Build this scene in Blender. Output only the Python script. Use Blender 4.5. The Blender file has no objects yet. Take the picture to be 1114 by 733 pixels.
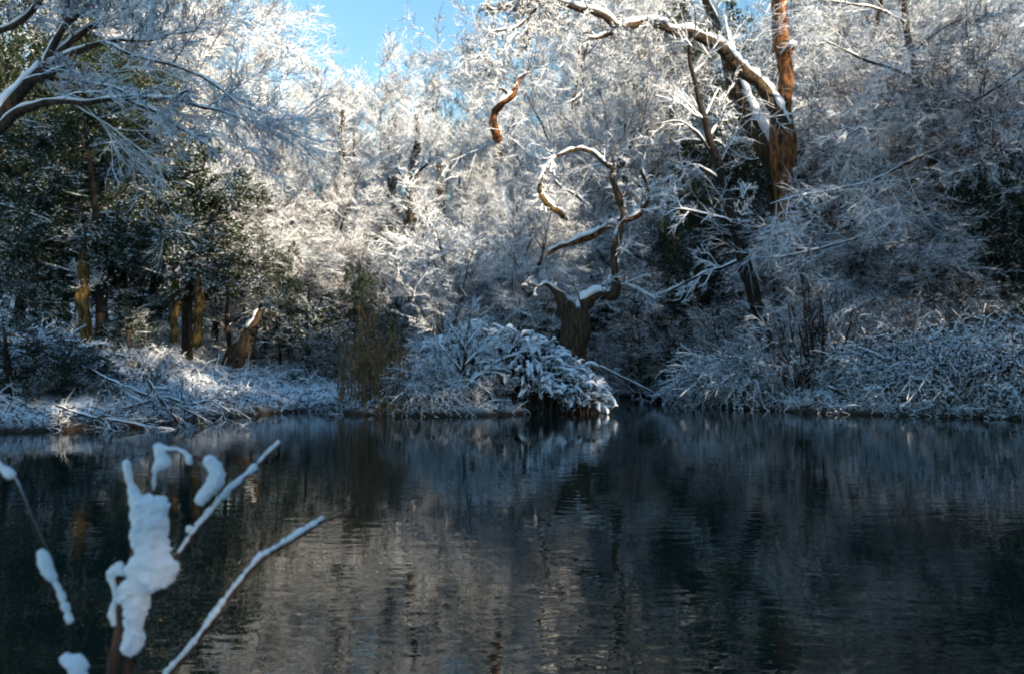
import bpy, math
import numpy as np
from mathutils import Vector

# ------------------------------------------------------------------ camera, sky, sun, exposure
scene = bpy.context.scene
COL = scene.collection
IW, IH = 1114, 733
F = 866.0                    # focal length in photo pixels
CAMH = 1.6
HORIZON = 392.0              # row of the horizon in the photograph
PITCH = math.atan((HORIZON - IH / 2) / F)
cam_data = bpy.data.cameras.new("camera")
cam = bpy.data.objects.new("camera", cam_data)
COL.objects.link(cam)
cam.location = (0, 0, CAMH)
cam.rotation_euler = (math.pi / 2 + PITCH, 0, 0)
cam_data.sensor_width = 36.0
cam_data.lens = 36.0 * F / IW
cam_data.clip_start = 0.05
cam_data.clip_end = 2000
cam_data.dof.use_dof = True
cam_data.dof.focus_distance = 30.0
cam_data.dof.aperture_fstop = 5.0
scene.camera = cam

SUN_EL = math.radians(15.0)
SUN_AZ = math.radians(132.0)          # clockwise from +Y (view direction); +X is to the right
world = bpy.data.worlds.new("World")
scene.world = world
world.use_nodes = True
wn = world.node_tree.nodes
wn.clear()
wo = wn.new("ShaderNodeOutputWorld")
bg = wn.new("ShaderNodeBackground")
sky = wn.new("ShaderNodeTexSky")
sky.sky_type = 'NISHITA'
sky.sun_disc = False
sky.sun_elevation = SUN_EL
sky.sun_rotation = SUN_AZ
sky.altitude = 0
sky.air_density = 2.0
sky.dust_density = 0.3
sky.ozone_density = 6.0
bg.inputs[1].default_value = 0.125
world.node_tree.links.new(sky.outputs[0], bg.inputs[0])
world.node_tree.links.new(bg.outputs[0], wo.inputs[0])
sun_data = bpy.data.lights.new("sun", 'SUN')
sun_data.energy = 5.0
sun_data.angle = math.radians(0.5)
sun_data.color = (1.0, 0.81, 0.58)
sun = bpy.data.objects.new("sun", sun_data)
COL.objects.link(sun)
to_sun = Vector((math.cos(SUN_EL) * math.sin(SUN_AZ), math.cos(SUN_EL) * math.cos(SUN_AZ), math.sin(SUN_EL)))
sun.rotation_euler = to_sun.to_track_quat('Z', 'Y').to_euler()
sun.location = (40, -10, 40)
vs = scene.view_settings
vs.view_transform = 'Standard'
vs.look = 'None'
vs.exposure = 1.35
vs.gamma = 1.0
vs.use_curve_mapping = False
scene.cycles.max_bounces = 3
scene.cycles.diffuse_bounces = 2
scene.cycles.glossy_bounces = 2
scene.cycles.filter_width = 2.0
scene.cycles.adaptive_threshold = 0.03
scene.cycles.adaptive_min_samples = 20
scene.cycles.caustics_reflective = False
scene.cycles.caustics_refractive = False

# ------------------------------------------------------------------ pixel -> place
CP, SP = math.cos(PITCH), math.sin(PITCH)
def at(px, py, D):
    """point seen at photo pixel (px, py) whose distance ahead of the camera is D metres"""
    u = (px - IW / 2) / F
    v = -(py - IH / 2) / F
    y = CP - v * SP
    z = SP + v * CP
    return np.array([u / y * D, D, CAMH + z / y * D])
def xof(px, D):
    return (px - IW / 2) / F * D
def unit(v):
    return v / np.maximum(np.linalg.norm(v, axis=-1, keepdims=True), 1e-9)

# ------------------------------------------------------------------ numpy noise
class SineNoise:
    def __init__(self, seed, freq, n=14, spread=1.6):
        r = np.random.default_rng(seed)
        self.k = unit(r.normal(size=(n, 3))) * (freq * r.uniform(1 / spread, spread, (n, 1)))
        self.p = r.uniform(0, 6.28, n)
        self.n = n
    def __call__(self, P):
        return np.sin(P @ self.k.T + self.p).sum(-1) / math.sqrt(self.n) * 0.9

# ------------------------------------------------------------------ materials
def new_mat(name):
    m = bpy.data.materials.new(name)
    m.use_nodes = True
    nt = m.node_tree
    b = nt.nodes["Principled BSDF"]
    return m, nt, b
def node(nt, kind, **kw):
    n = nt.nodes.new(kind)
    for k, v in kw.items():
        setattr(n, k, v)
    return n
def ramp(nt, stops):
    r = nt.nodes.new("ShaderNodeValToRGB")
    e = r.color_ramp.elements
    e[0].position, e[0].color = stops[0][0], (*stops[0][1], 1)
    e[1].position, e[1].color = stops[-1][0], (*stops[-1][1], 1)
    for p, c in stops[1:-1]:
        x = e.new(p)
        x.color = (*c, 1)
    return r
SNOW = (0.80, 0.86, 0.93)

def snowy(name, dark, light, scale=(6, 6, 1.5), lo=0.05, hi=0.35, patch=0.5, pscale=1.5, rough=0.85, bump=0.4, pdist=0.02, gloss_rough=None):
    """bark, leaf or litter that carries snow on what faces up"""
    m, nt, b = new_mat(name)
    L = nt.links.new
    tc = node(nt, "ShaderNodeTexCoord")
    mp = node(nt, "ShaderNodeMapping")
    mp.inputs["Scale"].default_value = scale
    L(tc.outputs["Object"], mp.inputs[0])
    n1 = node(nt, "ShaderNodeTexNoise")
    n1.inputs["Scale"].default_value = 2.0
    n1.inputs["Detail"].default_value = 4.0
    L(mp.outputs[0], n1.inputs["Vector"])
    cr = ramp(nt, [(0.36, dark), (0.66, light)])
    L(n1.outputs["Fac"], cr.inputs[0])
    n2 = node(nt, "ShaderNodeTexNoise")
    n2.inputs["Scale"].default_value = pscale
    n2.inputs["Detail"].default_value = 3.0
    L(tc.outputs["Object"], n2.inputs["Vector"])
    geo = node(nt, "ShaderNodeNewGeometry")
    sx = node(nt, "ShaderNodeSeparateXYZ")
    L(geo.outputs["Normal"], sx.inputs[0])
    ma = node(nt, "ShaderNodeMath", operation='MULTIPLY_ADD')
    L(n2.outputs["Fac"], ma.inputs[0])
    ma.inputs[1].default_value = patch * 2
    ma.inputs[2].default_value = -patch
    ad = node(nt, "ShaderNodeMath", operation='ADD')
    L(ma.outputs[0], ad.inputs[0])
    L(sx.outputs["Z"], ad.inputs[1])
    mr = node(nt, "ShaderNodeMapRange")
    mr.inputs[1].default_value = lo
    mr.inputs[2].default_value = hi
    L(ad.outputs[0], mr.inputs[0])
    mx = node(nt, "ShaderNodeMix", data_type='RGBA')
    L(mr.outputs[0], mx.inputs["Factor"])
    L(cr.outputs[0], mx.inputs["A"])
    mx.inputs["B"].default_value = (*SNOW, 1)
    if not bump and rough > 0.6:
        n1.inputs["Detail"].default_value = 0.0
        n2.inputs["Detail"].default_value = 1.0
        df = node(nt, "ShaderNodeBsdfDiffuse")
        L(mx.outputs["Result"], df.inputs[0])
        L(df.outputs[0], nt.nodes["Material Output"].inputs[0])
        nt.nodes.remove(b)
        return m
    L(mx.outputs["Result"], b.inputs["Base Color"])
    b.inputs["Roughness"].default_value = rough
    b.inputs["Specular IOR Level"].default_value = 0.25
    if bump:
        bp = node(nt, "ShaderNodeBump")
        bp.inputs["Strength"].default_value = bump
        bp.inputs["Distance"].default_value = pdist
        L(n1.outputs["Fac"], bp.inputs["Height"])
        L(bp.outputs[0], b.inputs["Normal"])
    return m

M = {}
M['bark_dark'] = snowy("bark_dark", (0.018, 0.013, 0.010), (0.07, 0.052, 0.038), lo=0.30, hi=0.55, patch=0.35)
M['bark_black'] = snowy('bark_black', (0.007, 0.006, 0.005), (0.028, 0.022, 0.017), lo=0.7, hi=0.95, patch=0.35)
M['bark_oak'] = snowy("bark_oak", (0.016, 0.012, 0.008), (0.105, 0.072, 0.042), scale=(8, 8, 1.2), lo=0.55, hi=0.85, patch=0.5, bump=1.0, pdist=0.07)
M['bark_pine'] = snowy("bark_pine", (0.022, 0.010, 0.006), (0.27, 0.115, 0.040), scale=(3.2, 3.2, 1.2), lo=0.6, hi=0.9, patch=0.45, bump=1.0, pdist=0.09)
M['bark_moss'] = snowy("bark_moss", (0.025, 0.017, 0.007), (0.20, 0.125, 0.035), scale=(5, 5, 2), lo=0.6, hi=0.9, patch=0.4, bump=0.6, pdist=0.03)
M['twig'] = snowy("snowy_twig", (0.035, 0.026, 0.020), (0.11, 0.085, 0.065), lo=-0.35, hi=0.1, patch=0.45, pscale=0.9, bump=0)
M['twig_mid'] = snowy('half_snowed_twig', (0.035, 0.026, 0.020), (0.12, 0.09, 0.07), lo=-0.15, hi=0.25, patch=0.55, pscale=0.7, bump=0)
M['twig_thin'] = snowy("lightly_snowed_twig", (0.03, 0.022, 0.018), (0.10, 0.075, 0.055), lo=0.12, hi=0.5, patch=0.7, pscale=0.9, bump=0)
M['leaf'] = snowy("evergreen_leaf", (0.008, 0.018, 0.008), (0.035, 0.055, 0.018), lo=0.50, hi=0.75, patch=0.9, pscale=1.3, bump=0, rough=0.45)
M['leaf_bare'] = snowy("sheltered_evergreen_leaf", (0.007, 0.015, 0.008), (0.028, 0.042, 0.015), lo=0.72, hi=1.0, patch=0.9, pscale=1.1, bump=0, rough=0.45)
M['bramble_leaf'] = snowy("bramble_leaf", (0.018, 0.022, 0.014), (0.06, 0.05, 0.03), lo=0.22, hi=0.5, patch=0.9, pscale=1.6, bump=0, rough=0.7)
M['mound_leaf'] = snowy('mound_leaf', (0.014, 0.022, 0.014), (0.05, 0.05, 0.03), lo=-0.05, hi=0.3, patch=0.7, pscale=2.5, bump=0, rough=0.7)
M['fringe'] = snowy('dead_grass', (0.018, 0.014, 0.009), (0.08, 0.06, 0.03), lo=0.3, hi=0.6, patch=0.8, pscale=2.0, bump=0)
M['reed'] = snowy("dry_reed", (0.12, 0.075, 0.04), (0.30, 0.20, 0.11), lo=0.75, hi=0.95, patch=0.3, bump=0)
M['cane'] = snowy("red_brown_cane", (0.05, 0.022, 0.014), (0.15, 0.065, 0.035), scale=(40, 40, 8), lo=0.9, hi=1.3, patch=0.1, bump=0.3, pdist=0.002, rough=0.5)

def make_snow(name, nscale, dist):
    m, nt, b = new_mat(name)
    L = nt.links.new
    b.inputs["Base Color"].default_value = (*SNOW, 1)
    b.inputs["Roughness"].default_value = 0.75
    b.inputs["Specular IOR Level"].default_value = 0.2
    tc = node(nt, "ShaderNodeTexCoord")
    n = node(nt, "ShaderNodeTexNoise")
    n.inputs["Scale"].default_value = nscale
    n.inputs["Detail"].default_value = 5
    n.inputs["Roughness"].default_value = 0.65
    L(tc.outputs["Object"], n.inputs["Vector"])
    bp = node(nt, "ShaderNodeBump")
    bp.inputs["Strength"].default_value = 0.7
    bp.inputs["Distance"].default_value = dist
    L(n.outputs["Fac"], bp.inputs["Height"])
    L(bp.outputs[0], b.inputs["Normal"])
    return m
M['snow'] = make_snow("snow", 12, 0.03)
M['snow_near'] = make_snow("granular_snow", 260, 0.004)
_b = M['snow_near'].node_tree.nodes["Principled BSDF"]
_b.inputs["Base Color"].default_value = (0.93, 0.95, 0.97, 1)
_b.inputs["Subsurface Weight"].default_value = 0.5
_b.inputs["Subsurface Radius"].default_value = (0.010, 0.012, 0.015)
_b.inputs["Subsurface Scale"].default_value = 0.6

def make_ground():
    m, nt, b = new_mat("snowy_woodland_floor")
    L = nt.links.new
    tc = node(nt, "ShaderNodeTexCoord")
    n1 = node(nt, "ShaderNodeTexNoise"); n1.inputs["Scale"].default_value = 2.2; n1.inputs["Detail"].default_value = 8; n1.inputs["Roughness"].default_value = 0.7
    n2 = node(nt, "ShaderNodeTexNoise"); n2.inputs["Scale"].default_value = 11; n2.inputs["Detail"].default_value = 6
    L(tc.outputs["Object"], n1.inputs["Vector"]); L(tc.outputs["Object"], n2.inputs["Vector"])
    litter = ramp(nt, [(0.3, (0.014, 0.011, 0.008)), (0.55, (0.05, 0.035, 0.02)), (0.75, (0.05, 0.05, 0.025))])
    L(n2.outputs["Fac"], litter.inputs[0])
    sx = node(nt, "ShaderNodeSeparateXYZ"); L(tc.outputs["Object"], sx.inputs[0])
    wet = node(nt, "ShaderNodeMapRange"); wet.inputs[1].default_value = 0.05; wet.inputs[2].default_value = 0.32
    L(sx.outputs["Z"], wet.inputs[0])
    ad = node(nt, "ShaderNodeMath", operation='ADD'); L(n1.outputs["Fac"], ad.inputs[0]); L(n2.outputs["Fac"], ad.inputs[1])
    mr = node(nt, "ShaderNodeMapRange"); mr.inputs[1].default_value = 0.86; mr.inputs[2].default_value = 1.06
    L(ad.outputs[0], mr.inputs[0])
    mu = node(nt, "ShaderNodeMath", operation='MULTIPLY'); L(mr.outputs[0], mu.inputs[0]); L(wet.outputs[0], mu.inputs[1])
    mx = node(nt, "ShaderNodeMix", data_type='RGBA'); L(mu.outputs[0], mx.inputs["Factor"]); L(litter.outputs[0], mx.inputs["A"])
    mx.inputs["B"].default_value = (*SNOW, 1)
    L(mx.outputs["Result"], b.inputs["Base Color"])
    b.inputs["Roughness"].default_value = 0.85
    bp = node(nt, "ShaderNodeBump"); bp.inputs["Strength"].default_value = 0.8; bp.inputs["Distance"].default_value = 0.12
    L(ad.outputs[0], bp.inputs["Height"]); L(bp.outputs[0], b.inputs["Normal"])
    return m
M['ground'] = make_ground()

def make_water():
    m, nt, b = new_mat("dark_pond_water")
    L = nt.links.new
    b.inputs["Base Color"].default_value = (0.006, 0.015, 0.012, 1)
    b.inputs["Roughness"].default_value = 0.0
    b.inputs["IOR"].default_value = 1.333
    tc = node(nt, "ShaderNodeTexCoord")
    def layer(sx, sy, rot, scale, detail):
        mp = node(nt, "ShaderNodeMapping")
        mp.inputs["Scale"].default_value = (sx, sy, 1)
        mp.inputs["Rotation"].default_value = (0, 0, math.radians(rot))
        L(tc.outputs["Object"], mp.inputs[0])
        n = node(nt, "ShaderNodeTexNoise")
        n.inputs["Scale"].default_value = scale
        n.inputs["Detail"].default_value = detail
        L(mp.outputs[0], n.inputs["Vector"])
        return n
    a = layer(0.40, 1.0, 6, 6.0, 1.5)
    c = layer(0.55, 1.0, -12, 15, 1)
    g = layer(0.35, 1.0, 3, 0.35, 2)          # calmer and busier patches
    m1 = node(nt, "ShaderNodeMath", operation='MULTIPLY_ADD')
    L(c.outputs["Fac"], m1.inputs[0]); m1.inputs[1].default_value = 0.22; L(a.outputs["Fac"], m1.inputs[2])
    gr = node(nt, "ShaderNodeMapRange"); gr.inputs[1].default_value = 0.35; gr.inputs[2].default_value = 0.65; gr.inputs[3].default_value = 0.2; gr.inputs[4].default_value = 1.0
    L(g.outputs["Fac"], gr.inputs[0])
    bp = node(nt, "ShaderNodeBump"); bp.inputs["Distance"].default_value = 0.0048
    L(gr.outputs[0], bp.inputs["Strength"])
    L(m1.outputs[0], bp.inputs["Height"]); L(bp.outputs[0], b.inputs["Normal"])
    return m
M['water'] = make_water()

# ------------------------------------------------------------------ mesh building
class MB:
    def __init__(self):
        self.v, self.q, self.t, self.sq, self.st, self.n = [], [], [], [], [], 0
    def add(self, V, Q=None, T=None, smooth=False):
        self.v.append(np.asarray(V, dtype=np.float32).reshape(-1, 3))
        if Q is not None and len(Q):
            self.q.append(np.asarray(Q) + self.n); self.sq.append(np.full(len(Q), smooth))
        if T is not None and len(T):
            self.t.append(np.asarray(T) + self.n); self.st.append(np.full(len(T), smooth))
        self.n += len(self.v[-1])
        return self
    def mesh(self, name, mat):
        V = np.concatenate(self.v)
        Q = np.concatenate(self.q) if self.q else np.zeros((0, 4), int)
        T = np.concatenate(self.t) if self.t else np.zeros((0, 3), int)
        me = bpy.data.meshes.new(name)
        me.vertices.add(len(V)); me.vertices.foreach_set("co", V.ravel())
        loops = np.concatenate([Q.ravel(), T.ravel()]).astype(np.int32)
        me.loops.add(len(loops)); me.loops.foreach_set("vertex_index", loops)
        me.polygons.add(len(Q) + len(T))
        ls = np.concatenate([np.arange(len(Q)) * 4, len(Q) * 4 + np.arange(len(T)) * 3]).astype(np.int32)
        me.polygons.foreach_set("loop_start", ls)
        sm = np.concatenate(self.sq + self.st) if (self.sq or self.st) else np.zeros(0, bool)
        me.polygons.foreach_set("use_smooth", sm)
        me.update(calc_edges=True)
        me.materials.append(M[mat] if isinstance(mat, str) else mat)
        return me

def frames(P):
    T = np.empty_like(P)
    T[:, 1:-1] = P[:, 2:] - P[:, :-2]
    T[:, 0] = P[:, 1] - P[:, 0]
    T[:, -1] = P[:, -1] - P[:, -2]
    T = unit(T)
    if len(P) == 1:                       # one limb: carry the frame along so that it never flips
        S = np.empty_like(T)
        s0 = np.cross(T[0, 0], (0, 0, 1.0))
        if np.linalg.norm(s0) < 0.2: s0 = np.cross(T[0, 0], (0, 1.0, 0.05))
        for k in range(P.shape[1]):
            s0 = s0 - T[0, k] * (s0 @ T[0, k]); s0 = s0 / np.linalg.norm(s0)
            S[0, k] = s0
        return T, S, np.cross(S, T)
    up = np.zeros_like(T); up[..., 2] = 1
    steep = np.abs(T[..., 2]) > 0.97
    up[steep] = (0, 1, 0.05)
    S = unit(np.cross(T, up))
    U = np.cross(S, T)
    return T, S, U

def tubes(mb, P, R, sides=3, ridge=1.0, twist=None, smooth=False, knobs=None):
    """P (N,K,3), R (N,K): tapered tubes; ridge lifts the top edge where snow lies"""
    N, K, _ = P.shape
    T, S, U = frames(P)
    a0 = math.pi / 2
    ang = a0 + np.arange(sides) * 2 * math.pi / sides
    A = ang[None, None, :] + (0 if twist is None else twist[:, None, None])
    ca, sa = np.cos(A), np.sin(A)
    rr = np.broadcast_to(R[:, :, None], (N, K, sides)).copy()
    if knobs is not None:
        q = P[:, :, None, :] + rr[..., None] * (S[:, :, None, :] * ca[..., None] + U[:, :, None, :] * sa[..., None])
        rr *= 1 + knobs(q.reshape(-1, 3)).reshape(rr.shape)
    lift = np.where(sa > 0.3, ridge, 1.0)
    V = P[:, :, None, :] + rr[..., None] * (S[:, :, None, :] * ca[..., None] + U[:, :, None, :] * (sa * lift)[..., None])
    n = np.arange(N)[:, None, None] * K * sides
    k = np.arange(K - 1)[None, :, None] * sides
    s = np.arange(sides)[None, None, :]
    s2 = (s + 1) % sides
    a = n + k + s; b = n + k + s2
    Q = np.stack([a, b, b + sides, a + sides], -1).reshape(-1, 4)
    mb.add(V, Q, None, smooth)

def spikes(mb, P, R, ridge=1.4, twist=None):
    """two-point twigs: three-sided spikes"""
    N = len(P)
    T, S, U = frames(P)
    T, S, U = T[:, 0], S[:, 0], U[:, 0]
    A = math.pi / 2 + np.arange(3)[None, :] * 2 * math.pi / 3 + (0 if twist is None else twist[:, None])
    ca, sa = np.cos(A), np.sin(A)
    sa = sa * np.where(sa > 0.3, ridge, 1)
    ring = P[:, :1] + R[:, :1, None] * (S[:, None] * ca[..., None] + U[:, None] * sa[..., None])
    V = np.concatenate([ring, P[:, 1:2]], 1)
    b = np.arange(N)[:, None] * 4
    Tt = np.concatenate([b + [0, 1, 3], b + [1, 2, 3], b + [2, 0, 3]], 0)
    mb.add(V, None, Tt)

def leaves(mb, rng, C, size, up=0.5, aspect=0.5, fold=0.25):
    N = len(C)
    n = unit(rng.normal(size=(N, 3)) + np.array([0, 0, up * 2]))
    u = unit(np.cross(n, rng.normal(size=(N, 3))))
    v = np.cross(n, u)
    s = size * rng.uniform(0.6, 1.3, (N, 1))
    V = np.stack([C - u * s, C - v * s * aspect + n * s * fold, C + u * s, C + v * s * aspect + n * s * fold], 1)
    b = np.arange(N)[:, None] * 4
    mb.add(V, None, np.concatenate([b + [0, 1, 2], b + [0, 2, 3]], 0))

# ------------------------------------------------------------------ growth
def grow(rng, S, D, L, K, wob, trop, r0, r1):
    N = len(S)
    P = np.empty((N, K, 3)); P[:, 0] = S
    d = unit(D)
    st = (np.asarray(L) / (K - 1))[:, None]
    for k in range(1, K):
        d = unit(d + wob * rng.normal(size=(N, 3)) + np.asarray(trop))
        P[:, k] = P[:, k - 1] + d * st
    t = np.linspace(0, 1, K)[None, :]
    R = np.asarray(r0)[:, None] * (1 - t) + np.asarray(r1)[:, None] * t
    return P, R

def sprout(rng, P, R, L, n, t0, t1, ang, ratio, fall=0.5, flat=1.0, jit=0.35, rk=0.6):
    N, K, _ = P.shape
    i = np.repeat(np.arange(N), n)
    t = rng.uniform(t0, t1, len(i))
    f = t * (K - 1); k = np.minimum(f.astype(int), K - 2); a = (f - k)[:, None]
    pos = P[i, k] * (1 - a) + P[i, k + 1] * a
    tan = unit(P[i, k + 1] - P[i, k])
    r = R[i, k] * (1 - a[:, 0]) + R[i, k + 1] * a[:, 0]
    x = rng.normal(size=(len(i), 3)); x[:, 2] *= flat
    perp = unit(x - tan * (x * tan).sum(-1, keepdims=True))
    th = rng.normal(ang, 0.2, len(i))[:, None]
    d = np.cos(th) * tan + np.sin(th) * perp
    ln = np.asarray(L)[i] * ratio * (1 - fall * t) * rng.uniform(1 - jit, 1 + jit, len(i))
    return pos, d, ln, r * rk

def twigs_on(mb, rng, P, R, L, spec, tw=0.013):
    """successive levels of twigs on branches; spec rows: n, t0, ang, ratio, wob, trop, K, fall, flat"""
    for j, (n, t0, ang, ratio, wob, trop, K, fall, flat) in enumerate(spec):
        s, d, l, r = sprout(rng, P, R, L, n, t0, 1.0, ang, ratio, fall, flat)
        last = j == len(spec) - 1
        r = np.clip(r, tw * (1.0 if last else 1.2), [0.024, 0.013, 0.010, 0.009][min(j, 3)] * max(0.6, tw / 0.0074))
        r1 = np.maximum(r * 0.45, tw * 0.55)
        P, R = grow(rng, s, d, l, K, wob, (0, 0, trop), r, r1)
        L = l
        tws = rng.normal(0, 0.45, len(s))
        if K == 2:
            spikes(mb, P, R, 1.5, tws)
        else:
            tubes(mb, P, R, 3 if r.max() < 0.05 else 4, 1.35, tws * 0.6)
    return P, R, L

def cat_rom(pts, n):
    """smooth curve through rows of (x,y,z,r)"""
    p = np.asarray(pts, float)
    p = np.vstack([2 * p[0] - p[1], p, 2 * p[-1] - p[-2]])
    seg = np.linalg.norm(np.diff(p[1:-1, :3], axis=0), axis=1)
    s = np.concatenate([[0], np.cumsum(seg)])
    out = []
    for d in np.linspace(0, s[-1], n):
        k = min(np.searchsorted(s, d, 'right') - 1, len(seg) - 1)
        t = (d - s[k]) / max(seg[k], 1e-9)
        a, b, c, e = p[k], p[k + 1], p[k + 2], p[k + 3]
        out.append(0.5 * (2 * b + (c - a) * t + (2 * a - 5 * b + 4 * c - e) * t ** 2 + (3 * b - a - 3 * c + e) * t ** 3))
    out = np.array(out); out[:, 3] = np.maximum(out[:, 3], 0.003)
    return out

def curve_px(rows, D, n=None, D1=None):
    """rows of (px, py, width in px) at distance D (towards D1 at the far end)"""
    m = len(rows)
    pts = []
    for i, row in enumerate(rows):
        d = D if D1 is None else D + (D1 - D) * i / (m - 1)
        if len(row) > 3: d = row[3]
        p = at(row[0], row[1], d)
        pts.append((*p, row[2] / F * d / 2))
    return cat_rom(pts, n or max(8, 3 * m))

def snow_cap(mb, C, rng, thick=1.0, cover=1.0, gap=0.25, seed=0, minr=0.0):
    """a lying ridge of snow along the top of a limb, with bare gaps"""
    P = C[None, :, :3]; r = C[:, 3]
    T, S, U = frames(np.concatenate([P, P]))
    T, S, U = T[0], S[0], U[0]
    n = len(C)
    flatness = np.sqrt(np.clip(1 - T[:, 2] ** 2, 0, 1))
    nz = SineNoise(seed + 5, 5.0)(C[:, :3]) * 0.5 + SineNoise(seed + 9, 14.0)(C[:, :3]) * 0.35
    w = np.clip((nz + 1 - gap * 2) * 1.4, 0, 1) * np.clip((flatness - 0.12) * 2.2, 0, 1)
    w[0] = w[-1] = 0
    th = (0.02 + 0.45 * r) * thick * (0.75 + 0.5 * np.clip(nz, -1, 1)) * w
    angs = np.radians(np.linspace(-68, 68, 7)) * cover
    prof = np.cos(np.linspace(-1.25, 1.25, 7))
    rows = []
    for j, a in enumerate(angs):
        jit = SineNoise(seed + 20 + j, 11.0, 8)(C[:, :3]) * 0.25
        rad = r * (0.9 + 0.12 * w) + th * prof[j] * (1 + jit) * 1.25
        rad = np.where(w > 0.03, rad, r * 0.7)
        rows.append(C[:, :3] + S * (np.sin(a + jit * 0.25) * rad)[:, None] + U * (np.cos(a + jit * 0.25) * rad)[:, None])
    rows.append(C[:, :3] + U * (r * 0.3)[:, None])
    V = np.stack(rows, 1)
    k = np.arange(n - 1)[:, None] * 8; s = np.arange(8)[None, :]; s2 = (s + 1) % 8
    Q = np.stack([k + s, k + s2, k + s2 + 8, k + s + 8], -1).reshape(-1, 4)
    mb.add(V, Q, None, True)

# ------------------------------------------------------------------ objects
FINE = {'stalks', 'blades', 'plumes', 'twigs', 'leaves', 'ivy', 'canes', 'stems', 'limbs'}
def link(name, me, parent=None):
    o = bpy.data.objects.new(name, me)
    if parent is not None and name in FINE: o['kind'] = 'stuff'     # pieces too fine to pick apart
    COL.objects.link(o)
    if parent is not None:
        o.parent = parent
    return o
def tag(o, label, cat, group=None):
    o["label"] = label; o["category"] = cat
    if group: o["group"] = group
    return o
def empty(name, loc, label, cat, group=None, rz=0.0, sc=1.0):
    o = bpy.data.objects.new(name, None)
    o.empty_display_size = 0.2
    COL.objects.link(o)
    o.location = loc; o.rotation_euler = (0, 0, rz); o.scale = (sc, sc, sc) if np.isscalar(sc) else sc
    return tag(o, label, cat, group)

# ------------------------------------------------------------------ the pond and the ground
SHORE_PX = [(0, 470), (60, 468), (130, 465), (200, 459), (250, 453), (300, 449), (345, 446), (375, 450), (440, 452), (500, 452.5), (560, 451),
            (600, 448), (640, 445), (657, 440), (664, 433), (690, 430.5), (735, 430), (752, 434), (768, 441), (800, 444), (850, 447), (890, 449),
            (950, 451), (1020, 453), (1114, 456)]
shore = [(-2.2, 2.2), (-6, 2.6), (-9.4, 5.5), (-10.8, 10.0), (-11.6, 14.5)]
for px, py in SHORE_PX:
    D = F * CAMH / (py - HORIZON)
    shore.append((xof(px, D), D))
shore += [(16.6, 19.0), (18.0, 14.0), (16.5, 8.0), (11.5, 4.0), (5.5, 2.6), (1.5, 2.0)]
shore = np.array(shore)

def shore_dist(X, Y):
    """positive outside the pond, negative inside"""
    p = np.stack([np.ravel(X), np.ravel(Y)], -1)
    best = np.full(len(p), 1e9)
    inside = np.zeros(len(p), bool)
    m = len(shore)
    for i in range(m):
        a, b = shore[i], shore[(i + 1) % m]
        ab = b - a
        t = np.clip(((p - a) @ ab) / (ab @ ab), 0, 1)
        best = np.minimum(best, np.linalg.norm(p - a - t[:, None] * ab, axis=1))
        cond = (a[1] > p[:, 1]) != (b[1] > p[:, 1])
        xc = a[0] + (p[:, 1] - a[1]) / (b[1] - a[1] + 1e-12) * ab[0]
        inside ^= cond & (p[:, 0] < xc)
    return np.where(inside, -best, best).reshape(np.shape(X))

GN1, GN2, GN3 = SineNoise(1, 0.35), SineNoise(2, 1.6), SineNoise(3, 5.0)
def ground_z(X, Y):
    X = np.asarray(X, float); Y = np.asarray(Y, float)
    d = shore_dist(X, Y)
    q = np.stack([X, Y, np.zeros_like(X)], -1).reshape(-1, 3)
    n1 = GN1(q).reshape(X.shape); n2 = GN2(q).reshape(X.shape); n3 = GN3(q).reshape(X.shape)
    o = np.clip(d, 0, None)
    z = 0.10 + 0.28 * (1 - np.exp(-o / 0.6)) + 0.13 * np.minimum(o, 14) + 0.03 * np.clip(o - 14, 0, 60)
    far = np.clip((Y - 8) / 10, 0, 1)
    near = 1 - far
    z = z * far + near * (0.10 + 0.30 * (1 - np.exp(-o / 0.8)) + 0.02 * np.minimum(o, 20))
    # the wooded hill to the right that keeps the pond in shade
    hx = np.clip((X - 19) / 30, 0, 1)
    z = z + 12.0 * hx * hx * (3 - 2 * hx) * np.clip((Y + 60) / 30, 0, 1) * np.clip(o / 3, 0, 1)
    # the wood climbs behind
    bx = np.clip((Y - 44) / 50, 0, 1)
    z = z + 9.0 * bx * bx * (3 - 2 * bx)
    # the bank to the left rises to a shelf
    lx = np.clip((-6 - X) / 8, 0, 1) * np.clip((Y - 18) / 6, 0, 1)
    z = z + 0.8 * lx * np.clip(o / 8, 0, 1)
    amp = np.clip(o / 1.5, 0, 1)
    z = z + amp * (0.16 * n1 + 0.07 * n2 + 0.045 * n3)
    zi = -0.06 - 0.9 * (1 - np.exp(d / 1.2))
    return np.where(d > 0, z - 0.12 * np.exp(-o / 0.12), zi)
def gz(x, y):
    return float(ground_z(np.array([x]), np.array([y]))[0])

def axis(lo, hi, step, reach, g=1.16):
    a = list(np.arange(lo, hi + 1e-6, step))
    s = step
    while a[-1] < reach:
        s *= g; a.append(a[-1] + s)
    s = step; b = []
    x = lo
    while x > -reach:
        s *= g; x -= s; b.append(x)
    return np.array(b[::-1] + a)
gx = axis(-20, 22, 0.19, 420); gy = axis(-1, 42, 0.19, 420)
GX, GY = np.meshgrid(gx, gy)
GZ = ground_z(GX, GY)
nx, ny = len(gx), len(gy)
i = np.arange(ny - 1)[:, None] * nx + np.arange(nx - 1)[None, :]
mb = MB()
mb.add(np.stack([GX, GY, GZ], -1), np.stack([i, i + 1, i + nx + 1, i + nx], -1).reshape(-1, 4), None, True)
g = link("ground", mb.mesh("ground", 'ground')); g["kind"] = "structure"
mb = MB()
mb.add([(-30, -2, 0), (30, -2, 0), (30, 45, 0), (-30, 45, 0)], [(0, 1, 2, 3)])
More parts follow.
